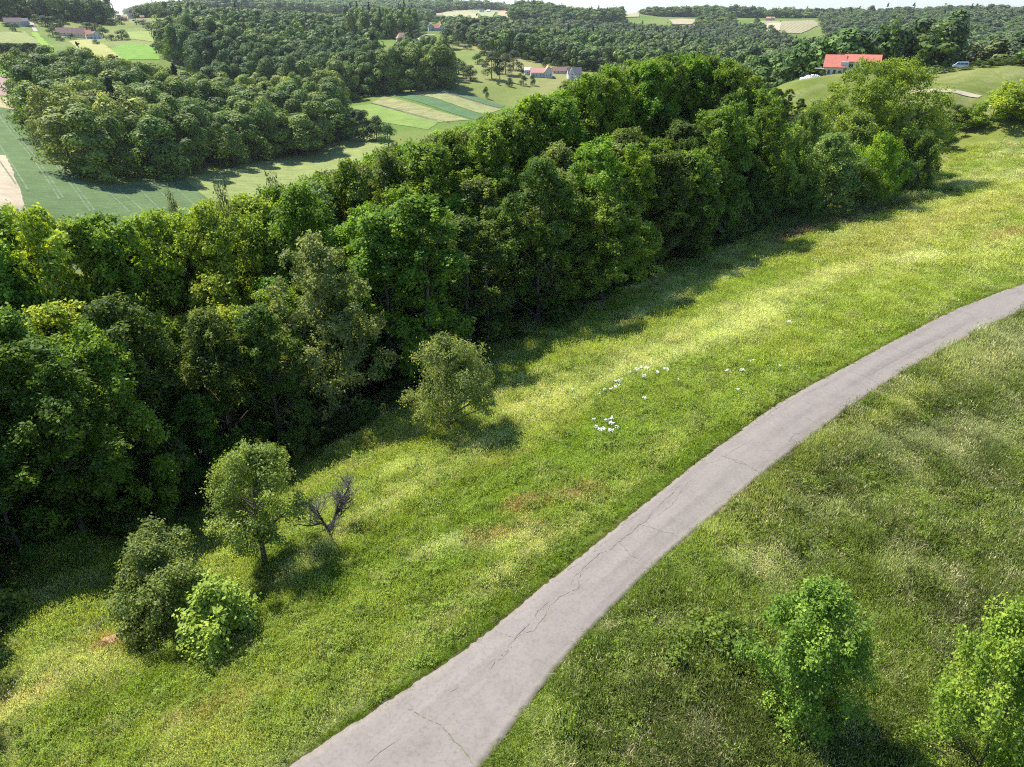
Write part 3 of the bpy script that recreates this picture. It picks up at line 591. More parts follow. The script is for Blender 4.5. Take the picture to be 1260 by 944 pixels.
def joined(name, proto):
    a, b = proto; na_, nb_ = len(a.vertices), len(b.vertices)
    me = bpy.data.meshes.new(name); bm = __import__('bmesh').new(); bm.from_mesh(a)
    n0 = len(bm.faces); bm.from_mesh(b); bm.faces.ensure_lookup_table()
    for f in bm.faces[n0:]: f.material_index = 1
    bm.to_mesh(me); bm.free(); me.materials.append(a.materials[0]); me.materials.append(M_bark); measure(me); PW[me.name] = PW[a.name]; return me
FARJ = [joined('far_tree_whole', p) for p in FAR]; SPRJ = [joined('spruce_whole', p) for p in SPRUCE]; SMJ = [joined('small_tree_whole', p) for p in SMALLF]; POPJ = joined('poplar_whole', POPLAR)

def poisson(poly, d, rng, jitter=.5, limit=None):
    P_ = np.array(poly); lo, hi = P_.min(0), P_.max(0); nx, ny = int((hi[0]-lo[0])/d)+2, int((hi[1]-lo[1])/(d*.87))+2
    gx, gy = np.meshgrid(np.arange(nx), np.arange(ny)); x = lo[0]+(gx+.5*(gy % 2))*d; y = lo[1]+gy*d*.87
    x = x.ravel()+rng.uniform(-jitter, jitter, x.size)*d; y = y.ravel()+rng.uniform(-jitter, jitter, y.size)*d
    k = inside(x, y, poly); return np.column_stack([x[k], y[k]])
def vary(c, rng, a=.15):
    f = 1+rng.uniform(-a, a); return tuple(max(0.005, v*f*(1+rng.uniform(-.08, .08))) for v in c)

# ---- the near strip of woodland
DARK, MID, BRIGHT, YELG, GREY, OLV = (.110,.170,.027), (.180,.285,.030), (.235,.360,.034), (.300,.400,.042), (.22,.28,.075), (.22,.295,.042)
CREST = np.array([(-300,270),(-100,262),(0,252),(60,248),(115,268),(200,265),(260,252),(330,240),(380,222),(450,200),(520,170),(580,155),(640,130),(700,102),(760,80),(800,68),(860,70),(900,82),(926,92),(940,128),(965,150),(1000,160)], float)
ffx = np.array(FF)
def near_forest():
    rng = np.random.default_rng(5); pts = poisson(FOREST, 4.7, rng, .33); dfront = seg_d(pts[:,0], pts[:,1], ffx)
    for (x, y), df in zip(pts, dfront):
        if df < 1.6: continue
        z = gz(x, y); px, _ = proj(x, max(y, 5), z+14); px = float(px)
        if (px < -650 and y > 12) or px > 1000 or px < -1600: continue
        crest = float(np.interp(px, CREST[:,0], CREST[:,1]))
        hmax = top_z(x, y, crest+abs(rng.normal())*5-3)-z; h = rng.uniform(14, 18.5)
        r = math.hypot(x, y); back = df > 14
        h = min(h if not back else h+4, hmax)
        if back and hmax < 27: h = max(h, hmax*rng.uniform(.93, 1.0))
        if px < -20 and y < 40: h = max(h, rng.uniform(17, 20))
        if h < 5: h = 5
        h = min(h, 26)
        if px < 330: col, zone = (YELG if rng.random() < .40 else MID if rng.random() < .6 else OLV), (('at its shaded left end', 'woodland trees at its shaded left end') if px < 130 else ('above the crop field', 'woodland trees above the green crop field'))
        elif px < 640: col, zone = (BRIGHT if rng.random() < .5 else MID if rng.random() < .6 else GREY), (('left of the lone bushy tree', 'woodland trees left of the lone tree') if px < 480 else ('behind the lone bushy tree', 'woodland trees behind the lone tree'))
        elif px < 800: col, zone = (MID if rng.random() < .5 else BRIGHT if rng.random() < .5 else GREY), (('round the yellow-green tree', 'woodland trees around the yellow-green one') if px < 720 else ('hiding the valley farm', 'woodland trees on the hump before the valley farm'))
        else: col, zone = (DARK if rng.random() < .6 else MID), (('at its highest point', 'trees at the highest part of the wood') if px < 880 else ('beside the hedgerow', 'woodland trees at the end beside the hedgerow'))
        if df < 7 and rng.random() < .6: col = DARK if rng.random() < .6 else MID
        w = min(h*rng.uniform(.48, .66), 10.5)
        cw = {DARK: 'dark green', MID: 'mid-green', BRIGHT: 'bright green', YELG: 'yellow-green', GREY: 'grey-green', OLV: 'olive-green'}[col]
        lab = ('towering ' if h > 20 else 'tall ' if h > 15 else 'shorter ')+cw+' tree in the '+('front' if df < 6 else 'middle' if df < 15 else 'rear')+' of the wood, '+zone[0]; gr = zone[1]
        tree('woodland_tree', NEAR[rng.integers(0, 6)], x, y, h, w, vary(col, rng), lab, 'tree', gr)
near_forest()
# low bushes along the foot of the wood
def understory():
    rng = np.random.default_rng(15); s = np.concatenate([[0], np.cumsum(np.hypot(*np.diff(ffx, axis=0).T))]); q = np.arange(0, s[-1], 2.6)
    for d in q:
        x = np.interp(d, s, ffx[:,0])+rng.normal()*.5; y = np.interp(d, s, ffx[:,1])+rng.normal()*.5; px = float(proj(x, y, 0)[0])
        if px < -60 or rng.random() < .25: continue
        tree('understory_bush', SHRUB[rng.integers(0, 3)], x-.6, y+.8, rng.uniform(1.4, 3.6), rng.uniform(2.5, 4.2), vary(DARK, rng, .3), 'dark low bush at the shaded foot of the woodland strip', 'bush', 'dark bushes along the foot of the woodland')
understory()

def at_px(name, proto, px, pb, pt, wpx, col, label, cat='tree', group=None, k=1.0, x=None, y=None, rz=None):
    """a plant whose foot is seen (or judged) at px, pb, with its top at row pt and wpx wide, sized from the view"""
    if x is None: x, y = G(px, pb)
    z = gz(x, y); h = max(.4, float(top_z(x, y, pt))-z); dep = y*cp_-(z+h/2-CAM_Z)*sp_
    return tree(name, proto, x, y, h*k, wpx*dep/FPX, col, label, cat, group, rz=rz)
# trees that stand out in the strip
at_px('leafy_tree', NEAR[2], 105, 668, 425, 200, (.115,.185,.020), 'broad bright green tree in front of the woodland at its shaded end')
at_px('leafy_tree', NEAR[4], 268, 618, 488, 100, (0.090,0.190,0.020), 'smaller bright green tree at the woodland foot behind the round apple tree')
at_px('leafy_tree', NEAR[3], 30, 690, 500, 110, (0.095,0.189,0.027), 'dark green tree at the very end of the woodland beside the shaded grass')
at_px('lime_tree', NEAR[4], 740, 376, 238, 118, (0.240,0.330,0.040), 'full yellow-green tree at the woodland front with pale tops')
at_px('lime_tree', NEAR[1], 668, 392, 262, 50, (0.230,0.270,0.081), 'pale yellowish tree just behind the full yellow-green one')
at_px('leafy_tree', NEAR[0], 880, 300, 128, 84, (0.162,0.270,0.038), 'tall bright green tree standing before the dark end of the woodland')
for px, pb, pt, w in ((285,330,218,26), (345,320,212,22), (432,300,198,34), (412,300,210,20), (222,330,232,20)):
    x, y = Rr(px, 72 if px < 300 else 82 if px < 400 else 96); z = gz(x, y); h = float(top_z(x, y, pt))-z
    tree('thin_tree', SPARSE[px % 2], x, y, h, w*math.hypot(x, y)/FPX*1.7, (0.176,0.203,0.108), 'thin grey-green tree poking above the woodland in front of the hay field', 'tree', 'thin trees poking above the woodland')
# bare grey trunk seen inside the wood edge
bx_, by_ = G(600, 430); bt = empty('bare_tree', (bx_, by_, gz(bx_, by_)), 0, 'bare grey-barked tree with dead side twigs at the woodland edge', 'dead tree')
rr = random.Random(4); L_ = [([(0, 0, -.3), (.1, 0, 4), (-.05, .1, 8), (.1, 0, 11)], [.17, .13, .09, .03], 7)]
for k in range(70):
    h = rr.uniform(1.5, 10.5); a = rr.uniform(0, 6.28); l = rr.uniform(.6, 1.9)*(1-h/16); L_.append(([(0, 0, h), (math.cos(a)*l*.5, math.sin(a)*l*.5, h+.05), (math.cos(a)*l, math.sin(a)*l, h-.15*l)], [.025, .016, .006], 4))
M_bt = plain('grey_lichen_bark', (.17,.145,.13), .9, 6, .3); link('trunk', tubes_mesh('bare_trunk', L_[:1], M_bt), bt); link('twigs', tubes_mesh('bare_twigs', L_[1:], M_bt), bt)

# ---- single trees and bushes on the meadow
HAW = crown_and_trunk('hawthorn', 91, 4.6, 2.6, .1, 42, 24000, .105, 'round', M_leaf, M_bark, .27, 40, .12, spread=.21, nsub=13)
APL = crown_and_trunk('apple_tree', 92, 5.2, 2.3, 1.4, 56, 27000, .10, 'round', M_leaf, M_bark, .26, 40, .14, spread=.21, nsub=13, lean=-.08)
APL2 = crown_and_trunk('low_apple', 93, 3.6, 2.0, -.1, 56, 28000, .10, 'round', M_leaf, M_bark, .27, 14, .12, spread=.21, nsub=12)
KNOT = crown_and_trunk('big_leaf_shrub', 94, 1.9, 1.7, .05, 40, 5200, .165, 'dome', M_leaf, M_bark, .26, 20, .03, up=1.6, spread=.32)
YOUNG = crown_and_trunk('young_tree', 95, 3.6, 1.8, -.1, 90, 27000, .095, 'dome', M_leaf, M_bark, .26, 24, .06, up=.9, spread=.24, nsub=8)
YOUNG2 = crown_and_trunk('young_tree_b', 96, 3.6, 1.9, -.1, 100, 34000, .085, 'dome', M_leaf, M_bark, .25, 24, .06, up=.9, spread=.24, nsub=8)
BRAM = crown_and_trunk('bramble', 97, .9, 1.6, .02, 46, 3000, .12, 'dome', M_leaf, M_bark, .20, 20, .02, up=1.4, spread=.4)
for p in (HAW, APL, APL2, KNOT, YOUNG, YOUNG2, BRAM): measure(p[0])
at_px('hawthorn_tree', HAW, 552, 528, 412, 122, (0.265,0.315,0.085), 'grey-green bushy tree alone at the shadow edge below the woodland', k=1.0)
at_px('apple_tree', APL, 325, 700, 553, 132, (0.235,0.305,0.060), 'round light green fruit tree with short dark trunk beside the dead tree')
at_px('apple_tree', APL2, 208, 766, 668, 126, (0.215,0.27,0.065), 'low spreading grey-green tree left of the round fruit tree')
at_px('broad_leaved_shrub', KNOT, 272, 784, 718, 100, (0.31,0.41,0.06), 'low shrub of large pale green leaves in the grass', 'shrub')
at_px('young_tree', YOUNG, 978, 884, 726, 132, (0.215,0.335,0.05), 'bushy light green young tree on the rough slope below the road')
at_px('young_tree', YOUNG2, 1202, 950, 758, 166, (0.25,0.355,0.045), 'yellow-green young tree at the corner of the rough slope', k=1.0)
at_px('bramble_bush', BRAM, 866, 802, 768, 120, (0.15,0.215,0.03), 'low tangled bramble with small yellow-green leaves below the road', 'bush')
def branchy(name, seed, H, spreadk, label, x, y, r0, mats, nlev=4, tilt=(0, 0), twig=.35):
    rr = random.Random(seed); A_, B_ = [], []
    def grow(p, d, l, r, lev):
        pts = [p]; dd = d.copy(); n = 4
        for k in range(n):
            dd = (dd+Vector((rr.gauss(0, .22), rr.gauss(0, .22), rr.gauss(.04, .16)))).normalized(); pts.append(pts[-1]+dd*l/n)
        (A_ if lev < 2 else B_).append((pts, [r*(1-.5*k/n) if lev < nlev-1 else r*(1-.8*k/n) for k in range(n+1)], 6 if lev < 2 else 4))
        if lev < nlev-1:
            for k in range(rr.randint(3, 5)+(2 if lev >= 1 else 0)):
                q = pts[rr.randint(2 if lev == 0 else 1, n)]; nd_ = (dd*(.6)+Vector((rr.gauss(0, spreadk), rr.gauss(0, spreadk), rr.gauss(.25, .35)))).normalized()
                grow(q, nd_, l*rr.uniform(.5, .75), r*.5, lev+1)
    grow(Vector((0, 0, -.2)), Vector((tilt[0], tilt[1], 1)).normalized(), H*.45, r0, 0); grow(Vector((0, .05, -.2)), Vector((tilt[0]+.12, tilt[1], 1)).normalized(), H*.42, r0*.75, 0)
    e = empty(name, (x, y, gz(x, y)), 0, label, 'dead tree'); link('trunk', tubes_mesh(name+'_wood', A_, mats[0]), e); link('twigs', tubes_mesh(name+'_twigs', B_, mats[1]), e); return e
x, y = G(408, 668); branchy('dead_tree', 8, 4.9, .8, 'leafless dead fruit tree with pale twigs right of the round fruit tree', x, y, .15, (M_darkwood, plain('grey_twigs', (.13,.115,.105), .9)), 5, (-.1, 0))
x, y = G(128, 778); branchy('dead_branch', 12, 1.5, .6, 'fallen dead branch sticking up from the shaded grass', x, y, .05, (M_deadwood, M_deadwood), 3, (-.6, .1))
x, y = G(165, 735); branchy('dead_bush', 21, 1.5, 1.0, 'bare pale twigs sticking out of the low spreading tree', x, y, .035, (M_deadwood, M_deadwood), 4, (-.9, .1))
# a little heap of bare earth
x, y = G(137, 794); rng_e = np.random.default_rng(3); hx, hy = np.meshgrid(np.linspace(-1, 1, 22), np.linspace(-1, 1, 22)); hh = np.clip(1-hx**2-hy**2, 0, 1)*.42*(.6+.8*fbm(hx*4+9, hy*4+9, 2, 4))-.03
V = np.column_stack([hx.ravel()*.95, hy.ravel()*.6, hh.ravel()]); i, j = np.meshgrid(np.arange(21), np.arange(21), indexing='ij'); F = np.stack([i*22+j, i*22+j+1, (i+1)*22+j+1, (i+1)*22+j], -1).reshape(-1, 4)[:, ::-1]
o_ = link('earth_heap', np_mesh('earth_heap', V, F, [plain('dug_earth', (0.365,0.230,0.135), .95, 8, .4, .9, 14)], smooth=True), loc=(x, y, gz(x, y))); o_.rotation_euler = (0, 0, .5); tag(o_, 'small heap of reddish earth in the grass at the shadow edge', 'earth heap')

HEDGE = [crown_and_trunk('hedge_tree', 111+k, 9, R, .2, nb, 26000, .25, st, M_leaf, M_bark, br, 14, .16, nsub=14, spread=.2) for k, (R, nb, st, br) in enumerate(((4.6, 80, 'round', .23), (4.2, 64, 'tall', .26), (4.9, 95, 'dome', .21)))]
for p in HEDGE: measure(p[0])
# ---- hedgerow trees at the far end of the meadow
for px, pb, pt, w, pr, col, lab in (
    (955,262,158,86,2,(0.229,0.338,0.051),'rounded green tree at the left end of the hedgerow'), (1010,258,166,76,4,(0.209,0.307,0.075),'rounded leafy tree in the middle of the hedgerow'),
    (925,280,205,50,3,(0.106,0.181,0.031),'dark tree between the hedgerow and the woodland'), (1070,248,166,66,2,(0.247,0.389,0.029),'bright green tree near the right end of the hedgerow'),
    (1122,236,163,46,1,(0.139,0.224,0.035),'slender tree with visible trunk at the right tip of the hedgerow'), (1042,252,195,60,4,(0.122,0.194,0.031),'dark green small tree filling the hedgerow gap'),
    (985,268,215,64,2,(0.129,0.221,0.047),'lower leafy tree in the hedgerow under the rounded ones'), (1100,238,195,44,3,(0.080,0.145,0.031),'dark small tree beside the slender hedgerow tree'),
    (1042,222,140,70,4,(0.213,0.284,0.046),'light green bushy tree below the great spreading tree'), (985,225,135,60,2,(0.182,0.276,0.053),'leafy tree left of the great spreading tree'),
    (1092,215,142,50,4,(0.323,0.335,0.114),'pale olive bush behind the slender hedgerow tree')):
    at_px('hedgerow_tree', HEDGE[pr % 3], px, pb, pt, w, col, lab)
def deep(px, r, pt, w, proto, col, lab, name='hedgerow_tree', cat='tree', py=150):
    x, y = Rr(px, r, py); z = gz(x, y); h = float(top_z(x, y, pt))-z; return tree(name, proto, x, y, h, w*math.hypot(y, 1)/FPX*1.05, col, lab, cat)
BIG = crown_and_trunk('spreading_tree', 98, 17, 10.5, .8, 230, 60000, .30, 'dome', M_leaf, M_bark, .135, 30, .45, nsub=14, spread=.2); measure(BIG[0])
deep(1078, 148, 75, 138, BIG, (0.237,0.325,0.039), 'great spreading tree in front of the red-roofed house', 'spreading_tree')
for px, r, pt, w, pr, col, lab in ((968,172,138,36,HEDGE[2],(0.323,0.335,0.128),'pale greyish tree left of the great spreading tree'), (1005,168,124,40,HEDGE[2],(0.152,0.223,0.058),'dark crown rising below the lawn of the red-roofed house'),
    (944,165,128,40,HEDGE[1],(0.170,0.280,0.039),'leafy tree at the lawn edge beside the dark woodland end'), (1030,156,128,50,HEDGE[2],(0.228,0.335,0.039),'leafy tree against the left side of the great spreading tree'),
    (1122,160,128,50,HEDGE[1],(0.119,0.208,0.035),'leafy tree against the right side of the great spreading tree')):
    deep(px, r, pt, w, pr, col, lab)
for px, pb, pt, w, pr, col, lab in ((1148,180,141,46,0,(0.161,0.233,0.044),'dark rounded bush at the meadow top beside the great spreading tree'), (1112,188,142,52,1,(0.266,0.335,0.070),'pale green bush at the meadow top below the spreading tree'),
    (1188,160,132,50,1,(0.209,0.298,0.044),'green bush at the meadow top right of the dark rounded one'), (1218,152,120,60,0,(0.247,0.355,0.039),'green bush before the large yellow-green one'),
    (1262,152,92,90,2,(0.323,0.410,0.036),'large yellow-green bush at the top of the meadow by the frame edge'), (1172,152,128,40,2,(0.190,0.242,0.064),'greyish bush beside the sandy strip'),
    (1150,165,133,30,1,(0.170,0.223,0.051),'small dark bush at the top edge of the meadow'), (1235,140,104,60,1,(0.304,0.392,0.039),'yellow-green bush behind the large one at the meadow top')):
    at_px('meadow_bush', SHRUB[pr], px, pb, pt, w, col, lab, 'bush')
# long low hedge of tall weeds and brambles at the foot of the hedgerow
rng = np.random.default_rng(77); hp = base_hit(*np.array([(945,283),(985,272),(1030,262),(1075,250),(1110,244),(1150,238)], float).T); s = np.concatenate([[0], np.cumsum(np.hypot(*np.diff(hp, axis=0).T))])
cen = []; 
for d in np.arange(0, s[-1], .38):
    q = np.array([np.interp(d, s, hp[:,0]), np.interp(d, s, hp[:,1])])+np.array([1.8,-1.9])+rng.normal(size=2)*.5; cen.append((q[0], q[1], gz(*q)+rng.uniform(.35, 1.35)))
cen = np.array(cen); V, F, v = leaf_cloud(rng, cen, rng.uniform(.5, .95, len(cen)), 26000, .17, .8); c0 = cen.mean(0); c0[2] -= 1
me = np_mesh('weed_hedge', V-c0, F, [M_leaf], attrs={'v': ('FLOAT', 'FACE', v)}); hd = link('bramble_hedge', me, loc=tuple(c0)); hd.color = (.15,.215,.06,1); tag(hd, 'long low hedge of brambles along the foot of the hedgerow trees', 'hedge')
for px, pb in ((908,292),(930,285),(896,300),(872,308)):
    at_px('meadow_bush', SHRUB[px % 3], px, pb, pb-38, 40, vary((0.135,0.216,0.047), rng), 'light bush in front of the dark woodland end by the bramble hedge', 'bush', 'light bushes in front of the dark woodland end')
# ------------------------------------------------------------------ scattering of uncountable things as one object each
def scatter(name, pts, scl, rot, tint, pick, protos, label=None, cat=None, tilt=None):
    me = bpy.data.meshes.new(name); n = len(pts); me.vertices.add(n); me.vertices.foreach_set('co', np.asarray(pts, np.float32).ravel())
    for an, ty, data, key in (('scl', 'FLOAT_VECTOR', scl, 'vector'), ('rot', 'FLOAT_VECTOR', rot, 'vector'), ('tint', 'FLOAT_COLOR', np.hstack([tint, np.ones((n, 1))]), 'color'), ('pick', 'INT', pick, 'value')):
        a = me.attributes.new(an, ty, 'POINT'); a.data.foreach_set(key, np.asarray(data, np.int32 if ty == 'INT' else np.float32).ravel())
    me.update(); o = link(name, me)
    g = bpy.data.node_groups.new(name, 'GeometryNodeTree'); g.interface.new_socket('Geometry', in_out='INPUT', socket_type='NodeSocketGeometry'); g.interface.new_socket('Geometry', in_out='OUTPUT', socket_type='NodeSocketGeometry')
    N = g.nodes; L = g.links; gi = N.new('NodeGroupInput'); go = N.new('NodeGroupOutput'); ip = N.new('GeometryNodeInstanceOnPoints'); g2 = N.new('GeometryNodeGeometryToInstance')
    for p in reversed(protos):
        oi = N.new('GeometryNodeObjectInfo'); oi.inputs[0].default_value = p; L.new(oi.outputs['Geometry'], g2.inputs[0])
    def attr(nm, ty):
        a = N.new('GeometryNodeInputNamedAttribute'); a.data_type = ty; a.inputs[0].default_value = nm; return a.outputs[0]
    L.new(gi.outputs[0], ip.inputs['Points']); L.new(g2.outputs[0], ip.inputs['Instance']); ip.inputs['Pick Instance'].default_value = True
    L.new(attr('pick', 'INT'), ip.inputs['Instance Index']); L.new(attr('scl', 'FLOAT_VECTOR'), ip.inputs['Scale']); L.new(attr('rot', 'FLOAT_VECTOR'), ip.inputs['Rotation']); L.new(ip.outputs[0], go.inputs[0])
    m = o.modifiers.new('scatter', 'NODES'); m.node_group = g
    tag(o, label, cat, None, 'stuff'); return o
def proto(name, me): return bpy.data.objects.new(name, me)      # source shapes, not linked to the scene

# ---- distant woods
LOD = []
for k, (R, nb, br) in enumerate(((5.2, 11, .42), (4.8, 10, .46), (5.6, 13, .40), (4.6, 9, .48))):
    V, F, v = far_crown('distant', 200+k, 17.5, R, nb, 620, 1.3)
    LOD.append(proto('distant_crown', np_mesh('distant_crown', V, F, [M_leafi], attrs={'v': ('FLOAT', 'FACE', v)})))
for k in range(2):
    rng = np.random.default_rng(220+k); t = rng.random(16); cen = np.column_stack([np.cos(t*40)*(1-t)*2.4, np.sin(t*40)*(1-t)*2.4, 2+17*t]); V, F, v = leaf_cloud(rng, cen, .5+1.3*(1-t), 420, 1.3, .3, nsub=5)
    LOD.append(proto('distant_spruce', np_mesh('distant_spruce', V, F, [M_leafi], attrs={'v': ('FLOAT', 'FACE', v)})))
CLEAR = [[G(*q) for q in c_] for c_ in ([(900,43),(912,29),(935,24),(1003,24),(1016,30),(990,44)], [(818,33),(823,23),(866,23),(868,33)], [(765,24),(765,16),(792,16),(790,24)], [(524,42),(526,32),(552,32),(550,42)], [(196,36),(200,27),(228,27),(226,36)])]
CLEAR += [[Rr(a_, r0_), Rr(a_, r1_), Rr(b_, r1_), Rr(b_, r0_)] for a_, b_, r0_, r1_ in ((484, 508, 520, 830), (526, 548, 860, 960), (200, 226, 740, 900))]
def wood_pts(poly, d, seed, cols, h=(15, 20), con=.04, wk=1.45):
    rng = np.random.default_rng(seed); p = poisson(poly, d, rng, .38); n = len(p)
    for c_ in CLEAR: p = p[~inside(p[:,0], p[:,1], c_)]
    n = len(p); z = gh(p[:,0], p[:,1]) if n else np.zeros(0)
    hh = rng.uniform(h[0]*.92, h[1]*1.08, n)*(.8+.4*fbm(p[:,0]*.03, p[:,1]*.03, seed)); C = np.array(cols); patch = fbm(p[:,0]*.02, p[:,1]*.02, seed+5, 2)
    ci = np.clip((patch*1.6-.3+rng.normal(size=n)*.22)*len(C), 0, len(C)-1).astype(int); tint = C[ci]*(1+rng.uniform(-.24, .24, (n, 1)))
    co = rng.random(n) < con; ww = d*wk*rng.uniform(.8, 1.4, n); return p, z, hh, ww, tint, co
WA_C = [(.15,.23,.045), (.22,.30,.055), (.31,.36,.07), (.38,.41,.085)]; WB_C = [(.10,.17,.045), (.13,.21,.05), (.17,.25,.055), (.22,.29,.065)]
WG_C = [(.10,.155,.06), (.13,.185,.07), (.165,.195,.095), (.15,.225,.06)]
WOOD_A = [G(22,126), G(36,150), G(52,178), G(76,206), G(106,228), G(180,224), G(240,218), G(320,203), G(412,187), Rr(424,372,150), Rr(420,405,140), Rr(330,470,100), Rr(200,490,90), Rr(100,470,90), Rr(52,440,90), Rr(24,395,100)]
WOOD_B = [G(204,79), G(222,84), Rr(260,505,90), Rr(330,500,100), G(415,127), G(470,118), G(552,112), Rr(556,520,100), Rr(540,600,60), Rr(500,650,60), Rr(430,720,60), Rr(330,770,60), Rr(240,740,60), Rr(200,640,60)]
def wood_label(k, p, z, hh, tint, r_sorted, what, left, right):
    px, _ = proj(p[k,0], p[k,1], z[k]+10); q = np.searchsorted(r_sorted, math.hypot(*p[k]))/len(r_sorted); t_ = tint[k]; g = t_[0]/t_[1]; l = t_[1]
    cw = ('pale ' if l > .31 else 'dark ' if l < .17 else '')+('yellowish' if g > .92 else 'olive' if g > .8 else 'bluish-green' if g < .62 else 'green')
    return cw+' '+'tree in the '+('front row' if q < .15 else 'front part' if q < .4 else 'middle' if q < .7 else 'rear')+' of '+what+', '+(left if px < 140 else 'left of its middle' if px < 260 else 'right of its middle' if px < 400 else right)
def individual_wood(name, poly, d, seed, cols, h, con, limit, label, group, lab_con, sides):
    p, z, hh, ww, tint, co = wood_pts(poly, d, seed, cols, h, con, 1.42); r = np.hypot(p[:,0], p[:,1])
    # those that show: nearest, and those standing clear of their front neighbours
    order = np.argsort(r); rs_ = np.sort(r); rng = np.random.default_rng(seed); rest = []
    for n_i, k in enumerate(order):
        if n_i < limit:
            if co[k]: one_tree(name, SPRJ[k % 2], p[k,0], p[k,1], hh[k]*1.2, ww[k]*.8, (.045,.075,.035), lab_con, 'conifer', group+' (conifers)')
            else: one_tree(name, FARJ[rng.integers(0, 5)], p[k,0], p[k,1], hh[k], ww[k], tuple(tint[k]), wood_label(k, p, z, hh, tint, rs_, label, *sides), 'tree', group)
        else: rest.append(k)
    return [a[rest] for a in (p, z, hh, ww, tint, co)]
restA = individual_wood('valley_wood_tree', WOOD_A, 9.0, 301, WA_C, (17, 21), .02, 300, 'the square valley wood', 'trees of the square wood in the valley', 'dark conifer standing in the square wood beside the crop field', ('near the crop field', 'towards the copse'))
restB = individual_wood('hill_wood_tree', WOOD_B, 9.4, 302, WB_C, (19, 24), .03, 290, 'the long wood', 'trees of the long wood above the striped fields', 'dark conifer in the long wood above the striped fields', ('at its left tip', 'above the striped fields'))
allp = [restA, restB]
FARW = [ # polygon, spacing, height range, colours, conifers
    ([G(426,47), G(455,49), G(480,51), G(514,47), Rr(516,950,20), Rr(480,1080,20), Rr(424,1080,20)], 9, (20,27), WB_C, .08),
    ([Rr(222,860,40), Rr(430,880,40), Rr(430,1120,20), Rr(222,1120,20)], 10, (15,20), WB_C, .05),
    ([G(-90,24), G(-30,25), G(60,27), G(100,29), G(132,31), Rr(136,1120,10), Rr(60,1250,10), Rr(-120,1300,10)], 10, (20,26), WB_C[:3], .12),
    ([Rr(160,1230,14), Rr(235,1230,14), Rr(250,1450,14), Rr(175,1450,14)], 10, (15,20), WB_C, .05),
    ([Rr(200,1000,30), Rr(232,780,40), Rr(262,780,40), Rr(262,1100,30), Rr(222,1150,30)], 9.5, (15,20), WB_C, .05),
    ([G(562,50), G(574,55), G(590,60), G(618,67), G(660,77), G(700,85), G(747,91), Rr(800,560,70), Rr(900,500,70), Rr(985,430,70), Rr(1020,560,70), Rr(1010,820,40), Rr(700,820,40), Rr(575,1050,25)], 8.6, (15,20), WB_C[1:]+WG_C, .06),
    ([Rr(575,1050,25), Rr(700,820,40), Rr(1010,820,40), Rr(1030,1150,30), Rr(900,1480,25), Rr(800,1450,25), Rr(640,1250,20)], 10.5, (14,19), WG_C, .08),
    ([Rr(912,345,80), Rr(985,292,80), Rr(1060,292,70), Rr(1120,300,70), Rr(1160,308,70), Rr(1172,330,70), Rr(1172,400,60), Rr(920,460,60)], 8.4, (16,20), WB_C[:3]+WG_C[:2], .04),
    ([Rr(1165,345,60), Rr(1280,340,60), Rr(1380,400,60), Rr(1380,760,40), Rr(1010,760,40), Rr(1010,480,60), Rr(1165,420,60)], 9, (11,15), WB_C[1:]+WG_C[:3]+[(.16,.20,.06)], .02),
    ([Rr(1000,760,40), Rr(1400,760,40), Rr(1400,1500,20), Rr(1100,1950,20), Rr(1010,1750,20), Rr(1030,1150,20)], 12, (13,18), WG_C, .05),
    ([Rr(625,1480,24), Rr(700,1450,24), Rr(765,1600,24), Rr(770,1900,20), Rr(640,2050,10)], 12, (16,22), WB_C, .05),
    ([Rr(775,2000,14), Rr(905,1900,14), Rr(1010,1980,14), Rr(1010,2500,12), Rr(780,2500,12)], 16, (18,26), WB_C, .05),
    ([Rr(860,1500,20), Rr(895,1500,20), Rr(905,1800,20), Rr(850,1800,20)], 12, (14,20), WB_C, .05),
    ([Rr(1000,1950,14), Rr(1400,1700,14), Rr(1400,2600,12), Rr(1010,2700,12)], 18, (18,26), WG_C, .05),
    ([Rr(480,1650,20), Rr(530,1550,20), Rr(535,2000,14), Rr(470,2200,12)], 12, (14,19), WB_C, .05),
    ([Rr(220,2000,8), Rr(500,2200,10), Rr(640,2700,10), Rr(640,3700,6), Rr(150,3700,4)], 20, (18,26), WB_C[1:], .05),
    ([Rr(640,2900,8), Rr(800,2800,10), Rr(900,3000,10), Rr(900,3800,10), Rr(600,3900,8)], 24, (18,26), WB_C[1:], .05),
    ([Rr(520,1200,26), Rr(625,1250,22), Rr(622,1420,20), Rr(540,1500,20), Rr(505,1380,22)], 12, (12,16), WB_C, .05),
    ([Rr(1262,280,80), Rr(1330,290,80), Rr(1330,340,70), Rr(1262,330,70)], 7, (6,9), WB_C[1:], 0)]
for k, (poly, d, h, cols, con) in enumerate(FARW): allp.append(wood_pts(poly, d, 400+k, cols, h, con))
p, z, hh, ww, tn, co = [np.concatenate([a[i] for a in allp]) for i in range(6)]
rng = np.random.default_rng(9); n = len(p)
tn = np.where(co[:,None], np.array([[.05,.08,.045]]), tn); sc_ = np.column_stack([ww/10.5, ww/10.5, hh/17.5]); sc_[co] = np.column_stack([ww/13, ww/13, hh/16])[co]
scatter('distant_woods', np.column_stack([p, z-.4]), sc_, np.column_stack([np.zeros((n, 2)), rng.random(n)*6.28]), tn, np.where(co, 4+rng.integers(0, 2, n), rng.integers(0, 4, n)), LOD,
        'far-off broadleaf woods covering the hills behind the valley', 'woods')

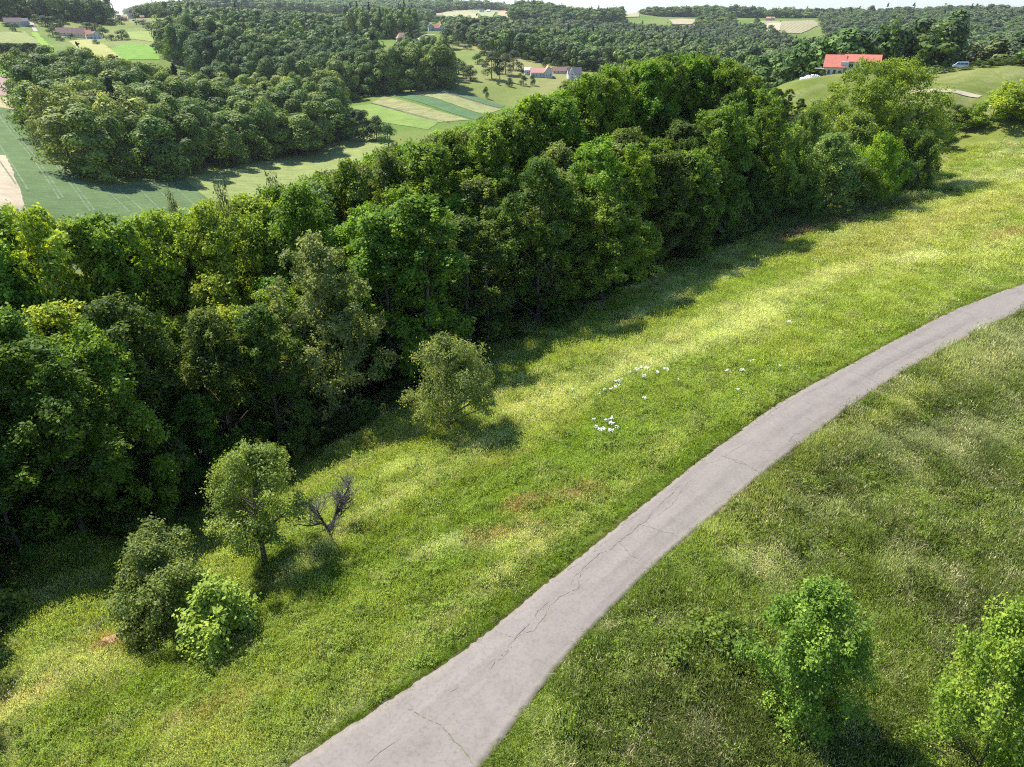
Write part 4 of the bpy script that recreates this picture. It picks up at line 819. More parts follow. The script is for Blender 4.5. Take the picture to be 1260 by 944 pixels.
# ---- single trees, hedges and orchards in the valley
def vt(px, pb, pt, w, kind=0, col=None, lab='', r=None):
    x, y = G(px, pb) if r is None else Rr(px, r, pb); z = gz(x, y); h = max(2.0, float(top_z(x, y, pt))-z); wd_ = w*math.hypot(x, y)/FPX; q = random.Random(px*7+pb)
    col = col or (.08+q.random()*.04, .125+q.random()*.05, .045+q.random()*.01)
    pr = (SMJ[px % 2], SPRJ[px % 2], POPJ, FARJ[px % 5])[kind]
    return one_tree(('field_tree', 'spruce_tree', 'poplar_tree', 'field_tree')[kind], pr, x, y, h, wd_, col, lab, 'conifer' if kind == 1 else 'tree')
VT = [(598,121,106,8,0,'small lone tree beside the green vegetable strip'), (533,66,48,18,3,'dark tree below the curved white driveway'), (550,61,35,24,3,'big dark tree right of the curved driveway'),
 (564,57,36,14,3,'tall tree at the edge of the wood above the orchard'), (575,61,49,11,0,'round bush-like tree above the orchard meadow'), (596,68,48,18,3,'dark round tree on the right of the orchard meadow'),
 (561,87,71,20,0,'left tree of the row crossing the sloping meadow'), (570,93,77,18,0,'second tree of the row crossing the sloping meadow'), (579,99,80,18,3,'low right end tree of the row crossing the meadow'),
 (588,79,66,15,0,'round tree above the row on the sloping meadow'), (605,97,63,24,3,'broad tree left of the poplar on the valley meadow'), (615,98,54,9,2,'slim dark poplar on the valley meadow'),
 (632,86,62,20,3,'dark tree right of the poplar on the valley meadow'), (622,92,66,22,3,'dense tree directly behind the poplar'), (627,106,95,10,0,'small round tree in the meadow below the farm'),
 (644,105,92,10,0,'left small fruit tree before the pink-roofed barn'), (655,105,91,8,0,'right small fruit tree before the pink-roofed barn'), (642,96,84,8,0,'bush beside the small pale shed'),
 (672,84,70,10,0,'dark conical tree behind the pink-roofed barn'), (613,104,97,5,0,'tiny tree at the foot of the tree group'), (513,48,36,12,0,'round tree by the top of the curved driveway'),
 (488,51,42,6,0,'pale small tree left of the pink-roofed villa'), (20,40,28,10,0,'round tree in the field below the long brown-roofed house'), (46,29,17,11,0,'pale tree beside the farm track'),
 (57,34,19,14,3,'left dark tree of the clump right of the farm track'), (66,35,20,14,3,'middle dark tree of the clump right of the farm track'), (75,35,24,11,0,'right tree of the clump beside the farm track'),
 (66,47,33,12,0,'tree at the left end of the farm orchard'), (75,53,43,9,0,'small dark tree below the farm orchard'), (88,51,41,11,0,'tree in front of the brown-roofed farm'),
 (108,39,27,15,0,'left pale orchard tree above the farm'), (118,40,28,15,0,'right pale orchard tree above the farm'), (128,48,33,14,0,'tree right of the farm'), (138,52,42,11,0,'bushy tree below right of the farm'),
 (151,51,36,15,0,'round tree alone on the bright green slope'), (119,57,48,8,0,'small tree below the white farmhouse'), (168,30,15,7,1,'pointed dark conifer on the ridge meadow'), (177,33,24,13,0,'dark broad tree below the pointed conifer'),
 (187,38,27,17,0,'dense tree left of the white-roofed building'), (200,36,24,12,0,'dark tree beside the white-roofed building'), (212,28,11,8,2,'poplar behind the white-roofed building'), (9,34,27,12,0,'bush left of the long brown-roofed house'),
 (33,33,27,12,0,'bush in front of the long brown-roofed house'), (40,35,30,8,0,'small bush at the house end beside the farm track'), (136,24,13,8,0,'left small tree on the skyline of the ridge'), (143,24,12,11,0,'broad small tree on the skyline of the ridge'),
 (150,30,20,16,0,'bushy tree below the skyline chapel'), (136,32,22,14,0,'bushy tree left below the skyline'), (32,93,74,11,1,'pointed spruce at the rear left corner of the square wood'), (18,101,82,9,1,'second spruce by the brown field'),
 (84,80,62,14,1,'tall dark spruce at the back of the square wood'), (92,80,68,10,1,'shorter spruce beside the tall one behind the square wood'), (146,79,68,9,1,'small spruce behind the middle of the square wood'),
 (412,163,146,22,3,'left tree of the valley copse between the two woods'), (428,172,140,26,3,'big round tree of the valley copse between the woods'), (448,172,135,24,3,'tall tree in the valley copse beside the bright field'),
 (464,173,142,24,3,'right round tree of the valley copse'), (440,160,134,24,3,'rear tree of the valley copse'), (478,180,152,22,0,'green tree nearest the woodland strip in the valley')]
for px, pb, pt, w, k, lab in VT: vt(px, pb, pt, w, k, None, lab)
rng = np.random.default_rng(66)
for i in range(17):
    px = -8+i*3.9; vt(int(px), 66 if i < 15 else 67, 52+abs(rng.normal()) if i < 15 else 57, 7.5, 0, (.06+rng.random()*.02, .10+rng.random()*.02, .035), 'tree in the straight dark windbreak between pale fields'); COL.objects[-1]['group'] = 'trees of the straight windbreak'
for i, (px, pb) in enumerate(((466,57),(473,60),(480,63),(489,64),(497,65),(505,67),(512,66),(519,70),(526,68),(548,85),(552,93),(541,80))):
    vt(px, pb, pb-5, 4.5, 0, (.13,.17,.06), 'tiny fruit tree in the orchard below the pink-roofed villa'); COL.objects[-1]['group'] = 'orchard trees below the villa'
# bushes along the bank by the parked van
for i, (px, r, pt, w, c) in enumerate(((1152,272,84,16,0),(1168,274,83,12,0),(1188,276,86,16,1),(1202,280,85,14,0),(1216,278,81,12,1),(1222,286,83,22,0),(1240,290,82,20,0),(1256,288,80,16,1),(1248,294,74,16,1),(1232,296,78,14,0))):
    x, y = Rr(px, r, 88); z = gz(x, y); h = max(.9 if 1160 < px < 1192 else 2.2, float(top_z(x, y, pt-(0 if 1160 < px < 1192 else 4)))-z)
    tree('bank_bush', SHRUB[i % 3], x, y, h, w*r/FPX*1.2, ((.10,.15,.04), (.15,.21,.05))[c], 'green bush on the bank below the parked van', 'bush', 'bushes along the bank by the van')
x, y = Rr(1131, 262, 80); tree('leafy_tree', NEAR[1], x, y, 7.5, 5, (.14,.22,.045), 'bright small tree against the dark wood behind the spreading tree')

# ------------------------------------------------------------------ buildings
M_white = plain('white_render', (.60,.58,.55), .8, .5, .06); M_cream = plain('cream_render', (.62,.55,.42), .8, .5, .08); M_greyw = plain('grey_boards', (.36,.34,.33), .8, 2, .15)
M_glass = plain('window_glass', (.03,.04,.05), .15, spec=.8); M_frame = plain('white_frame', (.75,.75,.74), .5); M_door = plain('brown_door', (.16,.09,.05), .6); M_chim = plain('chimney_brick', (.38,.2,.14), .85)
def roofmat(name, col):
    m, t, o = new_mat(name); uvn = nd(t, 'ShaderNodeNewGeometry').outputs['Position']; f = rng_map(t, noise(t, 2.2, 5, uvn).outputs['Fac'], .3, .7, .86, 1.14)
    c = mul(t, rgba(col), nd(t, 'ShaderNodeCombineColor', {0: f, 1: f, 2: f}).outputs[0]); p = nd(t, 'ShaderNodeBsdfPrincipled', {'Base Color': c, 'Roughness': .8}); t.links.new(p.outputs[0], o.inputs[0]); return m
M_red = roofmat('bright_red_tiles', (.50,.15,.095)); M_pink = roofmat('faded_pink_tiles', (.58,.30,.23)); M_brown = roofmat('old_brown_tiles', (.27,.15,.12)); M_slate = roofmat('dark_slate_roof', (.12,.115,.125)); M_wroof = roofmat('white_metal_roof', (.80,.79,.78)); M_terra = roofmat('terracotta_tiles', (.50,.20,.13))
def box(name, x0, x1, y0, y1, z0, z1, mat, parent):
    V = [(a, b, c) for a in (x0, x1) for b in (y0, y1) for c in (z0, z1)]; F = [(0,1,3,2), (4,6,7,5), (0,4,5,1), (2,3,7,6), (0,2,6,4), (1,5,7,3)]
    return link(name, py_mesh(name, V, F, [mat]), parent=parent)
def block(e, x0, x1, y0, y1, he, hr, wm, rm, axis='x', hip=0, ov=.45, z0=-1.5, courses=True):
    """a wing with gable walls and a tiled roof; axis = ridge direction; hip pulls the ridge ends in"""
    xm, ym = (x0+x1)/2, (y0+y1)/2
    if axis == 'x': V = [(x0,y0,z0),(x1,y0,z0),(x1,y1,z0),(x0,y1,z0),(x0,y0,he),(x1,y0,he),(x1,y1,he),(x0,y1,he),(x0+hip,ym,hr-.06),(x1-hip,ym,hr-.06)]; F = [(0,1,5,4),(2,3,7,6),(1,2,6,9,5) if not hip else (1,2,6,5),(3,0,4,8,7) if not hip else (3,0,4,7)]
    else: V = [(x0,y0,z0),(x1,y0,z0),(x1,y1,z0),(x0,y1,z0),(x0,y0,he),(x1,y0,he),(x1,y1,he),(x0,y1,he),(xm,y0+hip,hr-.06),(xm,y1-hip,hr-.06)]; F = [(1,2,6,5),(3,0,4,7),(0,1,5,8,4) if not hip else (0,1,5,4),(2,3,7,9,6) if not hip else (2,3,7,6)]
    link('wall', py_mesh('wall', V, F, [wm]), parent=e)
    # roof: two (or four) thick slopes
    k = (hr-he)/((y1-y0)/2 if axis == 'x' else (x1-x0)/2); d = ov*k; th = .16; hp_ = hip
    if axis == 'x': O = [(x0-ov,y0-ov,he-d),(x1+ov,y0-ov,he-d),(x1+ov,y1+ov,he-d),(x0-ov,y1+ov,he-d)]; Rg_ = [(x0-ov+hp_,ym,hr),(x1+ov-hp_,ym,hr)]; Ft = [(0,1,5,4),(2,3,4,5)]+([(1,2,5),(3,0,4)] if hip else [])
    else: O = [(x0-ov,y0-ov,he-d),(x1+ov,y0-ov,he-d),(x1+ov,y1+ov,he-d),(x0-ov,y1+ov,he-d)]; Rg_ = [(xm,y0-ov+hp_,hr),(xm,y1+ov-hp_,hr)]; Ft = [(1,2,5,4),(3,0,4,5)]+([(0,1,4),(2,3,5)] if hip else [])
    T = [(a,b,c+th) for a,b,c in O+Rg_]; V = T+O+Rg_; F = Ft+[tuple(i+6 for i in reversed(f)) for f in Ft]+[(0,6,7,1),(1,7,8,2),(2,8,9,3),(3,9,6,0)]
    if not hip: F = Ft+[tuple(i+6 for i in reversed(f)) for f in Ft]+([(0,6,7,1),(2,8,9,3),(1,7,11,5),(5,11,8,2),(3,9,10,4),(4,10,6,0)] if axis == 'x' else [(1,7,8,2),(3,9,6,0),(0,6,10,4),(4,10,7,1),(2,8,11,5),(5,11,9,3)])
    rf = link('roof', py_mesh('roof', V, F, [rm]), parent=e); return rf
def window(e, x, z, w, h, y, side='y', glass=True):
    if side == 'y': f = box('window', x-w/2-.1, x+w/2+.1, y-.06, y+.04, z-.1, z+h+.1, M_frame, e); 
    else: f = box('window', y-.04, y+.06, x-w/2-.1, x+w/2+.1, z-.1, z+h+.1, M_frame, e)
    n_p = 2 if w > 1 else 1
    for k in range(n_p):
        a = x-w/2+k*w/n_p+.04; b = x-w/2+(k+1)*w/n_p-.04
        if side == 'y': box('pane', a, b, y-.085, y-.065, z, z+h, M_glass, f)
        else: box('pane', y+.065, y+.085, a, b, z, z+h, M_glass, f)
def house(name, x, y, label, cat='house', rz=None, group=None, z=None):
    return empty(name, (x, y, gz(x, y) if z is None else z), -math.atan2(x, y) if rz is None else rz, label, cat, group)
# the red-roofed house on the ridge (local x to the right, y away from the camera)
hx_, hy_ = Rr(1046, 250, 88); zh = CAM_Z-math.hypot(hx_, hy_)*.0685+.2
e = house('red_roofed_house', hx_, hy_, 'cream house with long bright red tiled roof behind the great spreading tree', z=zh)
rf = block(e, -8.2, -2.2, -4.2, 4.5, 3.3, 6.6, M_cream, M_red); rf2 = block(e, -2.2, 8.5, -2.0, 4.5, 4.9, 6.75, M_cream, M_red, ov=.4)
box('dormer', -3.3, -.9, -4.0, -2.03, 2.9, 4.75, M_white, e); box('chimney', -4.6, -4.0, .6, 1.2, 6.0, 7.5, M_chim, rf)
for wx in (-6.6, -4.9): window(e, wx, 1.0, 1.0, 1.3, -4.2)
e.scale = (.88, .88, .88)
for wx in (-.1, 2.2, 4.6, 7.0): window(e, wx, 2.9, 1.3, 1.2, -2.0)
for wx in (.2, 3, 6): window(e, wx, .6, 1.2, 1.2, -2.0)
box('door', -3.6, -2.7, -4.26, -4.2, 0, 2.1, M_door, e); box('awning', -11.2, -8.3, -3.6, -1.8, 2.5, 2.62, M_white, e); box('terrace', -9.5, 9, -7.5, -4.3, -1.6, .05, M_greyw, e)
def heap(name, x, y, rx, ry, h, n, smin, smax, mat, label, cat, seed, z=None):
    rr = random.Random(seed); V, F = [], []
    for k in range(n):
        a, q = rr.uniform(0, 6.28), math.sqrt(rr.random()); cx, cy_ = math.cos(a)*q*rx, math.sin(a)*q*ry; cz = (1-q)*h*rr.uniform(.4, 1); s = rr.uniform(smin, smax); R3 = Matrix.Rotation(rr.uniform(0, 6.28), 3, Vector((rr.random(), rr.random(), rr.random()+.1)).normalized())
        b = len(V); V += [tuple(Vector((cx, cy_, cz))+R3@Vector((i*s*rr.uniform(.7, 1), j*s*rr.uniform(.6, 1)*.8, l*s*.6))) for i in (-1, 1) for j in (-1, 1) for l in (-1, 1)]; F += [tuple(b+t for t in f) for f in ((0,1,3,2),(4,6,7,5),(0,4,5,1),(2,3,7,6),(0,2,6,4),(1,5,7,3))]
    return tag(link(name, py_mesh(name, V, F, [mat]), loc=(x, y, gz(x, y) if z is None else z)), label, cat)
sx_, sy_ = Rr(1001, 240, 90); heap('stone_heap', sx_, sy_, 3.6, 2.0, 1.5, 130, .25, .6, plain('white_quarry_stone', (.72,.69,.66), .9, 2, .15), 'heap of white stones on the lawn beside the red-roofed house', 'stone heap', 5, z=CAM_Z-240*.0725)
x, y = Rr(1013, 243, 90); tree('garden_bush', SHRUB[1], x, y, 2.0, 2.6, (.12,.17,.05), 'small bush between the white stones and the red-roofed house', 'bush')
# the valley farm
def simple(name, px, pb, label, parts, rz=0.0, cat='house', r=None, wins=True):
    x, y = G(px, pb) if r is None else Rr(px, r, pb); e = house(name, x, y, label, cat, rz=-math.atan2(x, y)+rz); e.scale = (.85, .85, .85)
    for (x0, x1, y0, y1, he, hr, wm, rm, ax, hip) in parts:
        block(e, x0, x1, y0, y1, he, hr, wm, rm, ax, hip)
        if wins:
            n_w = max(1, int((x1-x0)/3)); 
            for k in range(n_w): window(e, x0+(k+.5)*(x1-x0)/n_w, 1.0, 1.1, 1.2, y0)
            if he > 4.4:
                for k in range(n_w): window(e, x0+(k+.5)*(x1-x0)/n_w, 3.4, 1.1, 1.0, y0)
    return e
e = simple('farm_barn', 667, 95, 'long white barn with faded pink roof in the valley farm', [(-10, 3, -4, 5, 3.6, 6.8, M_white, M_pink, 'x', 0), (1.5, 8.5, -5, 6, 4.2, 8.6, M_white, M_pink, 'y', 0)], .1)
simple('farm_shed', 649, 92, 'small pale shed at the left end of the valley farm', [(-2.6, 2.6, -3, 3, 3.8, 5.6, M_white, M_wroof, 'x', 0)], .1, 'shed')
simple('farm_stable', 690, 92, 'low building with old brown roof behind the valley barn', [(-7, 6, 2, 9, 2.6, 5.6, M_white, M_brown, 'x', 0)], .05, 'farm building')
e = simple('farmhouse', 706, 98, 'white farmhouse with dark steep roof at the right of the valley farm', [(-5.5, 6, -4, 5, 4.6, 9.0, M_white, M_slate, 'x', 0), (-5.2, .2, -5.5, 0, 4.6, 8.8, M_white, M_slate, 'y', 0)], .2)
simple('villa', 495, 53.5, 'white villa with pink hipped roof beside the dark wood', [(-6, 6, -5, 5, 5.0, 10.5, M_white, M_pink, 'x', 3.5)], .2)
box('terrace', -9, 12, -8, -5.3, -2, .6, M_greyw, [o for o in COL.objects if o.name.startswith('villa')][-1])
simple('hill_house', 536, 38, 'white house group with terracotta roofs at the end of the driveway', [(-10, -3, -3, 6, 6, 9, M_white, M_slate, 'y', 0), (-3, 4, -5, 4, 4, 8, M_white, M_terra, 'x', 0), (4, 11, -6, 3, 4, 8.5, M_white, M_terra, 'y', 0)], .1, r=930)
simple('brown_farmhouse', 90, 47, 'long farm building with old brown roof on the left slope', [(-15, 2, -4, 6, 4.5, 9.5, M_cream, M_brown, 'x', 0), (2, 15, -6, 4, 3.8, 9, M_cream, M_brown, 'x', 0)], -.2)
simple('white_farmhouse', 115, 50, 'white farmhouse with red roof right of the brown farm', [(-6.5, -.5, -5, 5, 5, 9, M_cream, M_terra, 'x', 0), (-.5, 8, -6, 4, 4.5, 8, M_white, M_slate, 'y', 0)], .1)
simple('long_house', 21, 33, 'long house with weathered brown roof at the left edge near the ridge wood', [(-11, 6, -4, 5, 4, 8, M_white, M_brown, 'x', 0), (6, 12, -5, 4, 4.5, 7.5, M_greyw, M_slate, 'x', 0)], .1)
simple('white_roofed_building', 212, 34.5, 'building with bright white roof at the edge of the wood on the hill', [(-8, 6, -5, 5, 3.6, 7.6, M_greyw, M_wroof, 'x', 0), (3, 8.5, -6.5, 0, 4, 7.5, M_white, M_wroof, 'y', 0)], .1)
e = simple('ridge_chapel', 161, 17, 'tiny white chapel with pointed tower on the left skyline', [(-5, 6, -3, 3, 4, 7, M_white, M_brown, 'x', 0), (-2, 1.6, -2, 2, 9, 13.5, M_white, M_slate, 'x', 1.8)], 0, 'chapel', r=1180, wins=False)
for i, (px, r, py, wm, rm, s, lab) in enumerate(((152,1190,16,M_cream,M_terra,5,'small house left of the skyline chapel'), (174,1190,17,M_white,M_terra,5,'small white house right of the skyline chapel'),
    (744,1950,13,M_cream,M_brown,9,'tiny house on the central skyline left of the vineyard'), (749,2000,13,M_white,M_slate,9,'second tiny skyline house beside the first'), (738,1960,13,M_white,M_terra,8,'third tiny skyline house among trees'),
    (801,1980,19,M_white,M_red,9,'tiny house with red roof below the central ridge wood'), (946,1620,23,M_cream,M_terra,9,'tiny house at the top of the vineyard'), (951,1640,23,M_white,M_terra,7,'tiny white house beside the vineyard'),
    (472,1450,8,M_white,M_terra,9,'distant house with red roof left of the valley village'), (535,1900,11,M_white,M_terra,9,'distant white house with red roof in the hazy valley'), (541,1850,13,M_white,M_terra,8,'hazy valley house by the pale field'),
    (592,2300,7,M_white,M_slate,14,'long white hall in the far village'), (601,2320,7,M_white,M_wroof,10,'pale far village building beside the long hall'), (619,2200,7,M_cream,M_terra,12,'far village house with reddish roof'),
    (624,2210,8,M_white,M_slate,9,'far village house right of the reddish one'), (606,1350,20,M_greyw,M_slate,9,'grey-roofed house by the bare strip before the hill'), (613,1360,20,M_white,M_slate,9,'second grey-roofed house before the round hill'), (576,1500,18,M_white,M_wroof,6,'pale roof among trees in the valley middle'))):
    simple('distant_house', px, py, lab, [(-s*.6, s*.6, -s*.45, s*.45, s*.5, s*.85, wm, rm, 'x', 0)], (i % 3-1)*.3, r=r, wins=True)

# ------------------------------------------------------------------ van and car by the far wood
M_vanp = plain('white_van_paint', (.50,.57,.68), .35, spec=.6); M_tyre = plain('tyre_rubber', (.02,.02,.02), .9); M_rim = plain('wheel_rim', (.5,.5,.5), .4); M_bump = plain('grey_bumper', (.12,.12,.13), .6); M_lamp = plain('headlamp_glass', (.8,.8,.8), .2)
def vehicle(name, px, r, py, prof, glassq, w, wheels, wr, label, cat, rz=0, z=None):
    x, y = Rr(px, r, py); e = empty(name, (x, y, gz(x, y) if z is None else z), -math.atan2(x, y)+rz, label, cat)
    import bmesh
    bm = bmesh.new(); a = [bm.verts.new((p[0], -w/2+(.12 if p[1] > 1.2 else 0), p[1])) for p in prof]; b = [bm.verts.new((p[0], w/2-(.12 if p[1] > 1.2 else 0), p[1])) for p in prof]
    bm.faces.new(a); bm.faces.new(list(reversed(b)))
    for k in range(len(prof)): bm.faces.new((a[k-1], b[k-1], b[k], a[k]))
    bmesh.ops.bevel(bm, geom=list(bm.edges), offset=.05, segments=2, affect='EDGES'); bmesh.ops.recalc_face_normals(bm, faces=bm.faces); me = bpy.data.meshes.new('body'); bm.to_mesh(me); bm.free(); me.materials.append(M_vanp); bd = link('body', me, e)
    for (x0, x1, z0, z1, sk) in glassq:
        for s in (-1, 1):
            yy = s*(w/2-.05); V = [(x0-sk, yy+s*.06, z0), (x1, yy+s*.06, z0), (x1, yy-s*.01, z1), (x0, yy-s*.01, z1), (x0-sk, yy-s*.03, z0), (x1, yy-s*.03, z0), (x1, yy-s*.06, z1), (x0, yy-s*.06, z1)]
            link('window', py_mesh('window', V, [(0,1,2,3),(4,7,6,5),(0,4,5,1),(3,2,6,7),(0,3,7,4),(1,5,6,2)], [M_glass]), parent=e)
    for wx in wheels:
        for s in (-1, 1):
            wm_ = bmesh.new(); bmesh.ops.create_cone(wm_, cap_ends=True, segments=20, radius1=wr, radius2=wr, depth=.22, matrix=Matrix.Translation((wx, s*(w/2-.08), wr))@Matrix.Rotation(math.pi/2, 4, 'X')); me = bpy.data.meshes.new('wheel'); wm_.to_mesh(me); wm_.free(); me.materials.append(M_tyre); wo = link('wheel', me, e)
            wm_ = bmesh.new(); bmesh.ops.create_cone(wm_, cap_ends=True, segments=16, radius1=wr*.6, radius2=wr*.5, depth=.25, matrix=Matrix.Translation((wx, s*(w/2-.08), wr))@Matrix.Rotation(math.pi/2*(1 if s < 0 else -1), 4, 'X')); me = bpy.data.meshes.new('rim'); wm_.to_mesh(me); wm_.free(); me.materials.append(M_rim); link('rim', me, wo)
    xf = prof[0][0]; box('bumper', xf-.1, xf+.15, -w/2+.05, w/2-.05, .35, .6, M_bump, e)
    for s in (-1, 1): box('headlight', xf-.03, xf+.12, s*w*.34-.16, s*w*.34+.16, .72, .92, M_lamp, e)
    return e
vehicle('white_van', 1181, 288, 84, [(-2.6,.3),(-2.6,.95),(-1.9,1.25),(-1.15,2.15),(2.5,2.25),(2.6,.3)], [(-1.3,-.35,1.3,1.95,.35), (-.2,.9,1.3,1.95,0), (1.05,2.2,1.3,1.95,0)], 2.0, (-1.7, 1.7), .36, 'white van parked side-on before the wood', 'van', .1).scale = (.84, .84, .84)
vehicle('parked_car', 1146, 280, 86, [(-2.1,.3),(-2.1,.8),(-1.2,.95),(-.5,1.42),(1.0,1.45),(1.8,1.0),(2.1,.95),(2.1,.3)], [(-.75,.2,.95,1.33,.3), (.3,1.1,.95,1.33,0)], 1.75, (-1.3, 1.3), .32, 'light-coloured car half hidden left of the white van', 'car', .1)
x, y = Rr(1201, 206, 118); e = empty('marker_post', (x, y, gz(x, y)), 0, 'small dark post at the right end of the sandy strip', 'post'); box('post', -.12, .12, -.12, .12, -.3, 1.0, M_bump, e)
# ------------------------------------------------------------------ grass and wild flowers
M_grass = leafy('grass_blades', 'inst', .36, (1.15, 1.2, .6), (.42, 1.9), .010, .1)
def tuft(seed, n, rad, h0, h1, w, lean, sub=2, wind=(0, 0), heads=0):
    rng = np.random.default_rng(seed); a = rng.random(n)*6.28; q = np.sqrt(rng.random(n))*rad; base = np.column_stack([np.cos(a)*q, np.sin(a)*q, np.full(n, -.03)])
    d = unit(rng.normal(size=(n, 2)))*lean*rng.uniform(.3, 1.2, (n, 1))+np.array(wind); h = rng.uniform(h0, h1, n)[:,None]; up = np.array([0, 0, 1.0])
    side = np.column_stack([-np.sin(a*7), np.cos(a*7), np.zeros(n)])*w*.5*rng.uniform(.6, 1.3, (n, 1)); D3 = np.column_stack([d, np.zeros(n)])
    mid = base+up*h*.6+D3*h*.35; tip = base+up*h*(1-.35*np.linalg.norm(D3, axis=1, keepdims=True).clip(0, 1.2))+D3*h
    V = np.stack([base-side, base+side, mid+side*.8, mid-side*.8, tip], 1).reshape(-1, 3); k = np.arange(n)*5
    F = np.vstack([np.stack([k, k+1, k+2], -1), np.stack([k, k+2, k+3], -1), np.stack([k+3, k+2, k+4], -1)]); v = rng.random(n); v = np.concatenate([v, v, np.clip(v+.15, 0, 1)])
    if heads:                                    # seed heads: small slanting spindles
        m = heads; a = rng.random(m)*6.28; q = np.sqrt(rng.random(m))*rad; b = np.column_stack([np.cos(a)*q, np.sin(a)*q, rng.uniform(h1*.8, h1*1.25, m)]); s = np.column_stack([np.cos(a*5), np.sin(a*5), np.zeros(m)])*w*.6; t_ = b+np.column_stack([np.cos(a*3)*.05, np.sin(a*3)*.05, np.full(m, .10)])
        V2 = np.stack([b-s, b+s, t_], 1).reshape(-1, 3); F2 = len(V)+np.arange(3*m).reshape(-1, 3); V = np.vstack([V, V2]); F = np.vstack([F, F2]); v = np.concatenate([v, np.full(m, 1.0)])
    return proto('grass_tuft', np_mesh('grass_tuft', V, F, [M_grass], attrs={'v': ('FLOAT', 'FACE', v)}))
def herb(seed, n, rad, h, leaf):
    rng = np.random.default_rng(seed); a = rng.random(n)*6.28; q = np.sqrt(rng.random(n))*rad; cen = np.column_stack([np.cos(a)*q, np.sin(a)*q, rng.uniform(.05, h, n)])
    V, F, v = leaf_cloud(rng, cen, np.full(n, .12), n*9, leaf, 1.3); return proto('herb', np_mesh('herb', V, F, [M_grass], attrs={'v': ('FLOAT', 'FACE', v)}))
TUFTS = [tuft(500+k, 120, .62, .08, .22, .026, .6) for k in range(3)]+[tuft(510+k, 110, .58, .12, .36, .024, .65, heads=40) for k in range(3)]+[tuft(520+k, 110, .58, .18, .52, .026, 1.0, wind=(.35, -.25), heads=16) for k in range(3)]+[herb(530, 26, .42, .28, .075), herb(531, 30, .5, .4, .09)]
def grass():
    rng = np.random.default_rng(42); P_, keep_s = [], []
    for r0, r1, dens, sc in ((10, 34, 13, .95), (34, 55, 9, 1.1), (55, 90, 5.0, 1.35), (90, 150, 2.2, 1.8), (150, 185, 1.2, 2.1)):
        a0, a1 = R_(-57), R_(57); n = int(dens*(a1-a0)*(r1*r1-r0*r0)/2); r = np.sqrt(rng.uniform(r0*r0, r1*r1, n)); a = rng.uniform(a0, a1, n); P_.append(np.column_stack([r*np.sin(a), r*np.cos(a)])); keep_s.append(np.full(n, sc))
    p = np.vstack(P_); s = np.concatenate(keep_s); px, py = proj(p[:,0], p[:,1], gh(p[:,0], p[:,1])); k = (px > -60) & (px < 1320) & (py < 1030)
    p, s = p[k], s[k]; sd_, hw = road_dist(p[:,0], p[:,1]); infor = inside(p[:,0], p[:,1], FOREST); dF = seg_d(p[:,0], p[:,1], ffx)
    r = np.hypot(p[:,0], p[:,1]); edge = np.abs(sd_)-hw
    k = (edge > .16-.24*np.clip(fbm(p[:,0]*2.3, p[:,1]*2.3, 97, 2)-.35, 0, 1)) & ~(infor & (dF > 6)) & ~((r > 100) & infor) & ((sd_ > 0) | (np.hypot(p[:,0]-ffx[:,0].mean(), 0) > -1))
    behind = (p[:,1]-p[:,0]*.62 > 92) & (p[:,0] < 45)        # the valley side beyond the strip of woodland
    k &= ~behind; p, s, sd_, edge, r = p[k], s[k], sd_[k], edge[k], r[k]; n = len(p); right = (sd_ > 0) & (sd_ < 900)
    c = ground_tint(p[:,0], p[:,1]); lum = c.sum(1); c = c*1.85*(1+rng.uniform(-.13, .13, (n, 1)))*(1+rng.uniform(-.04, .04, (n, 3)))
    f = fbm(p[:,0]*.45, p[:,1]*.45, 91, 3); u = rng.random(n); pick = rng.integers(0, 3, n)
    straw = lum > .58; pick = np.where((u < .35) | straw & (u < .8), 3+rng.integers(0, 3, n), pick); pick = np.where(right & (u > .12), 6+rng.integers(0, 3, n), pick)
    pick = np.where((rng.random(n) < .10) & (r < 60), 9+rng.integers(0, 2, n), pick); f2 = fbm(p[:,0]*1.1, p[:,1]*1.1, 95, 2); hz_ = np.where(right, .45+1.0*np.clip(f*1.6-.3, 0, 1)+.9*np.clip(f2*2-.6, 0, 1), .7+.35*f+.25*f2)
    dry = (rng.random(n) < np.where(right, .12, .05)) & (pick < 9); c = np.where(dry[:,None], np.array([[.5,.46,.23]])*rng.uniform(.7, 1.2, (n, 1)), c)
    hb = pick >= 9; c = np.where(hb[:,None], np.array([[.22,.29,.05]])*rng.uniform(.7, 1.3, (n, 1)), c)
    small = np.clip(edge/.8, .3, 1); ss = s*rng.uniform(.8, 1.25, n)*small; scl = np.column_stack([ss, ss, ss*hz_*np.where(s > 1.3, 1/s*1.25, 1)])
    rot = np.column_stack([rng.normal(size=(n, 2))*.06, rng.random(n)*6.28]); rot[right, 2] = rng.normal(size=int(right.sum()))*.9+f[right]*6
    # low tufts leaning over both edges of the asphalt
    ks = rng.integers(0, nS, 5200); sd2 = rng.choice([-1, 1], 5200); off = rng.uniform(.0, .30, 5200)-.10*np.clip(fbm(sa[ks]*.9, sd2*9.0, 99, 3)*3-1, 0, 1)
    q = np.where(sd2[:,None] < 0, Lr[ks]-cr_[ks]*off[:,None], Rd[ks]+cr_[ks]*off[:,None]); ce = ground_tint(q[:,0], q[:,1])*1.6*rng.uniform(.7, 1.15, (5200, 1)); se = rng.uniform(.18, .36, 5200); m_ = 5200
    p = np.vstack([p, q]); scl = np.vstack([scl, np.column_stack([se, se, se*rng.uniform(1.2, 2.4, m_)])]); rot = np.vstack([rot, np.column_stack([np.zeros((m_, 2)), rng.random(m_)*6.28])]); c = np.vstack([c, ce]); pick = np.concatenate([pick, rng.integers(0, 3, m_)])
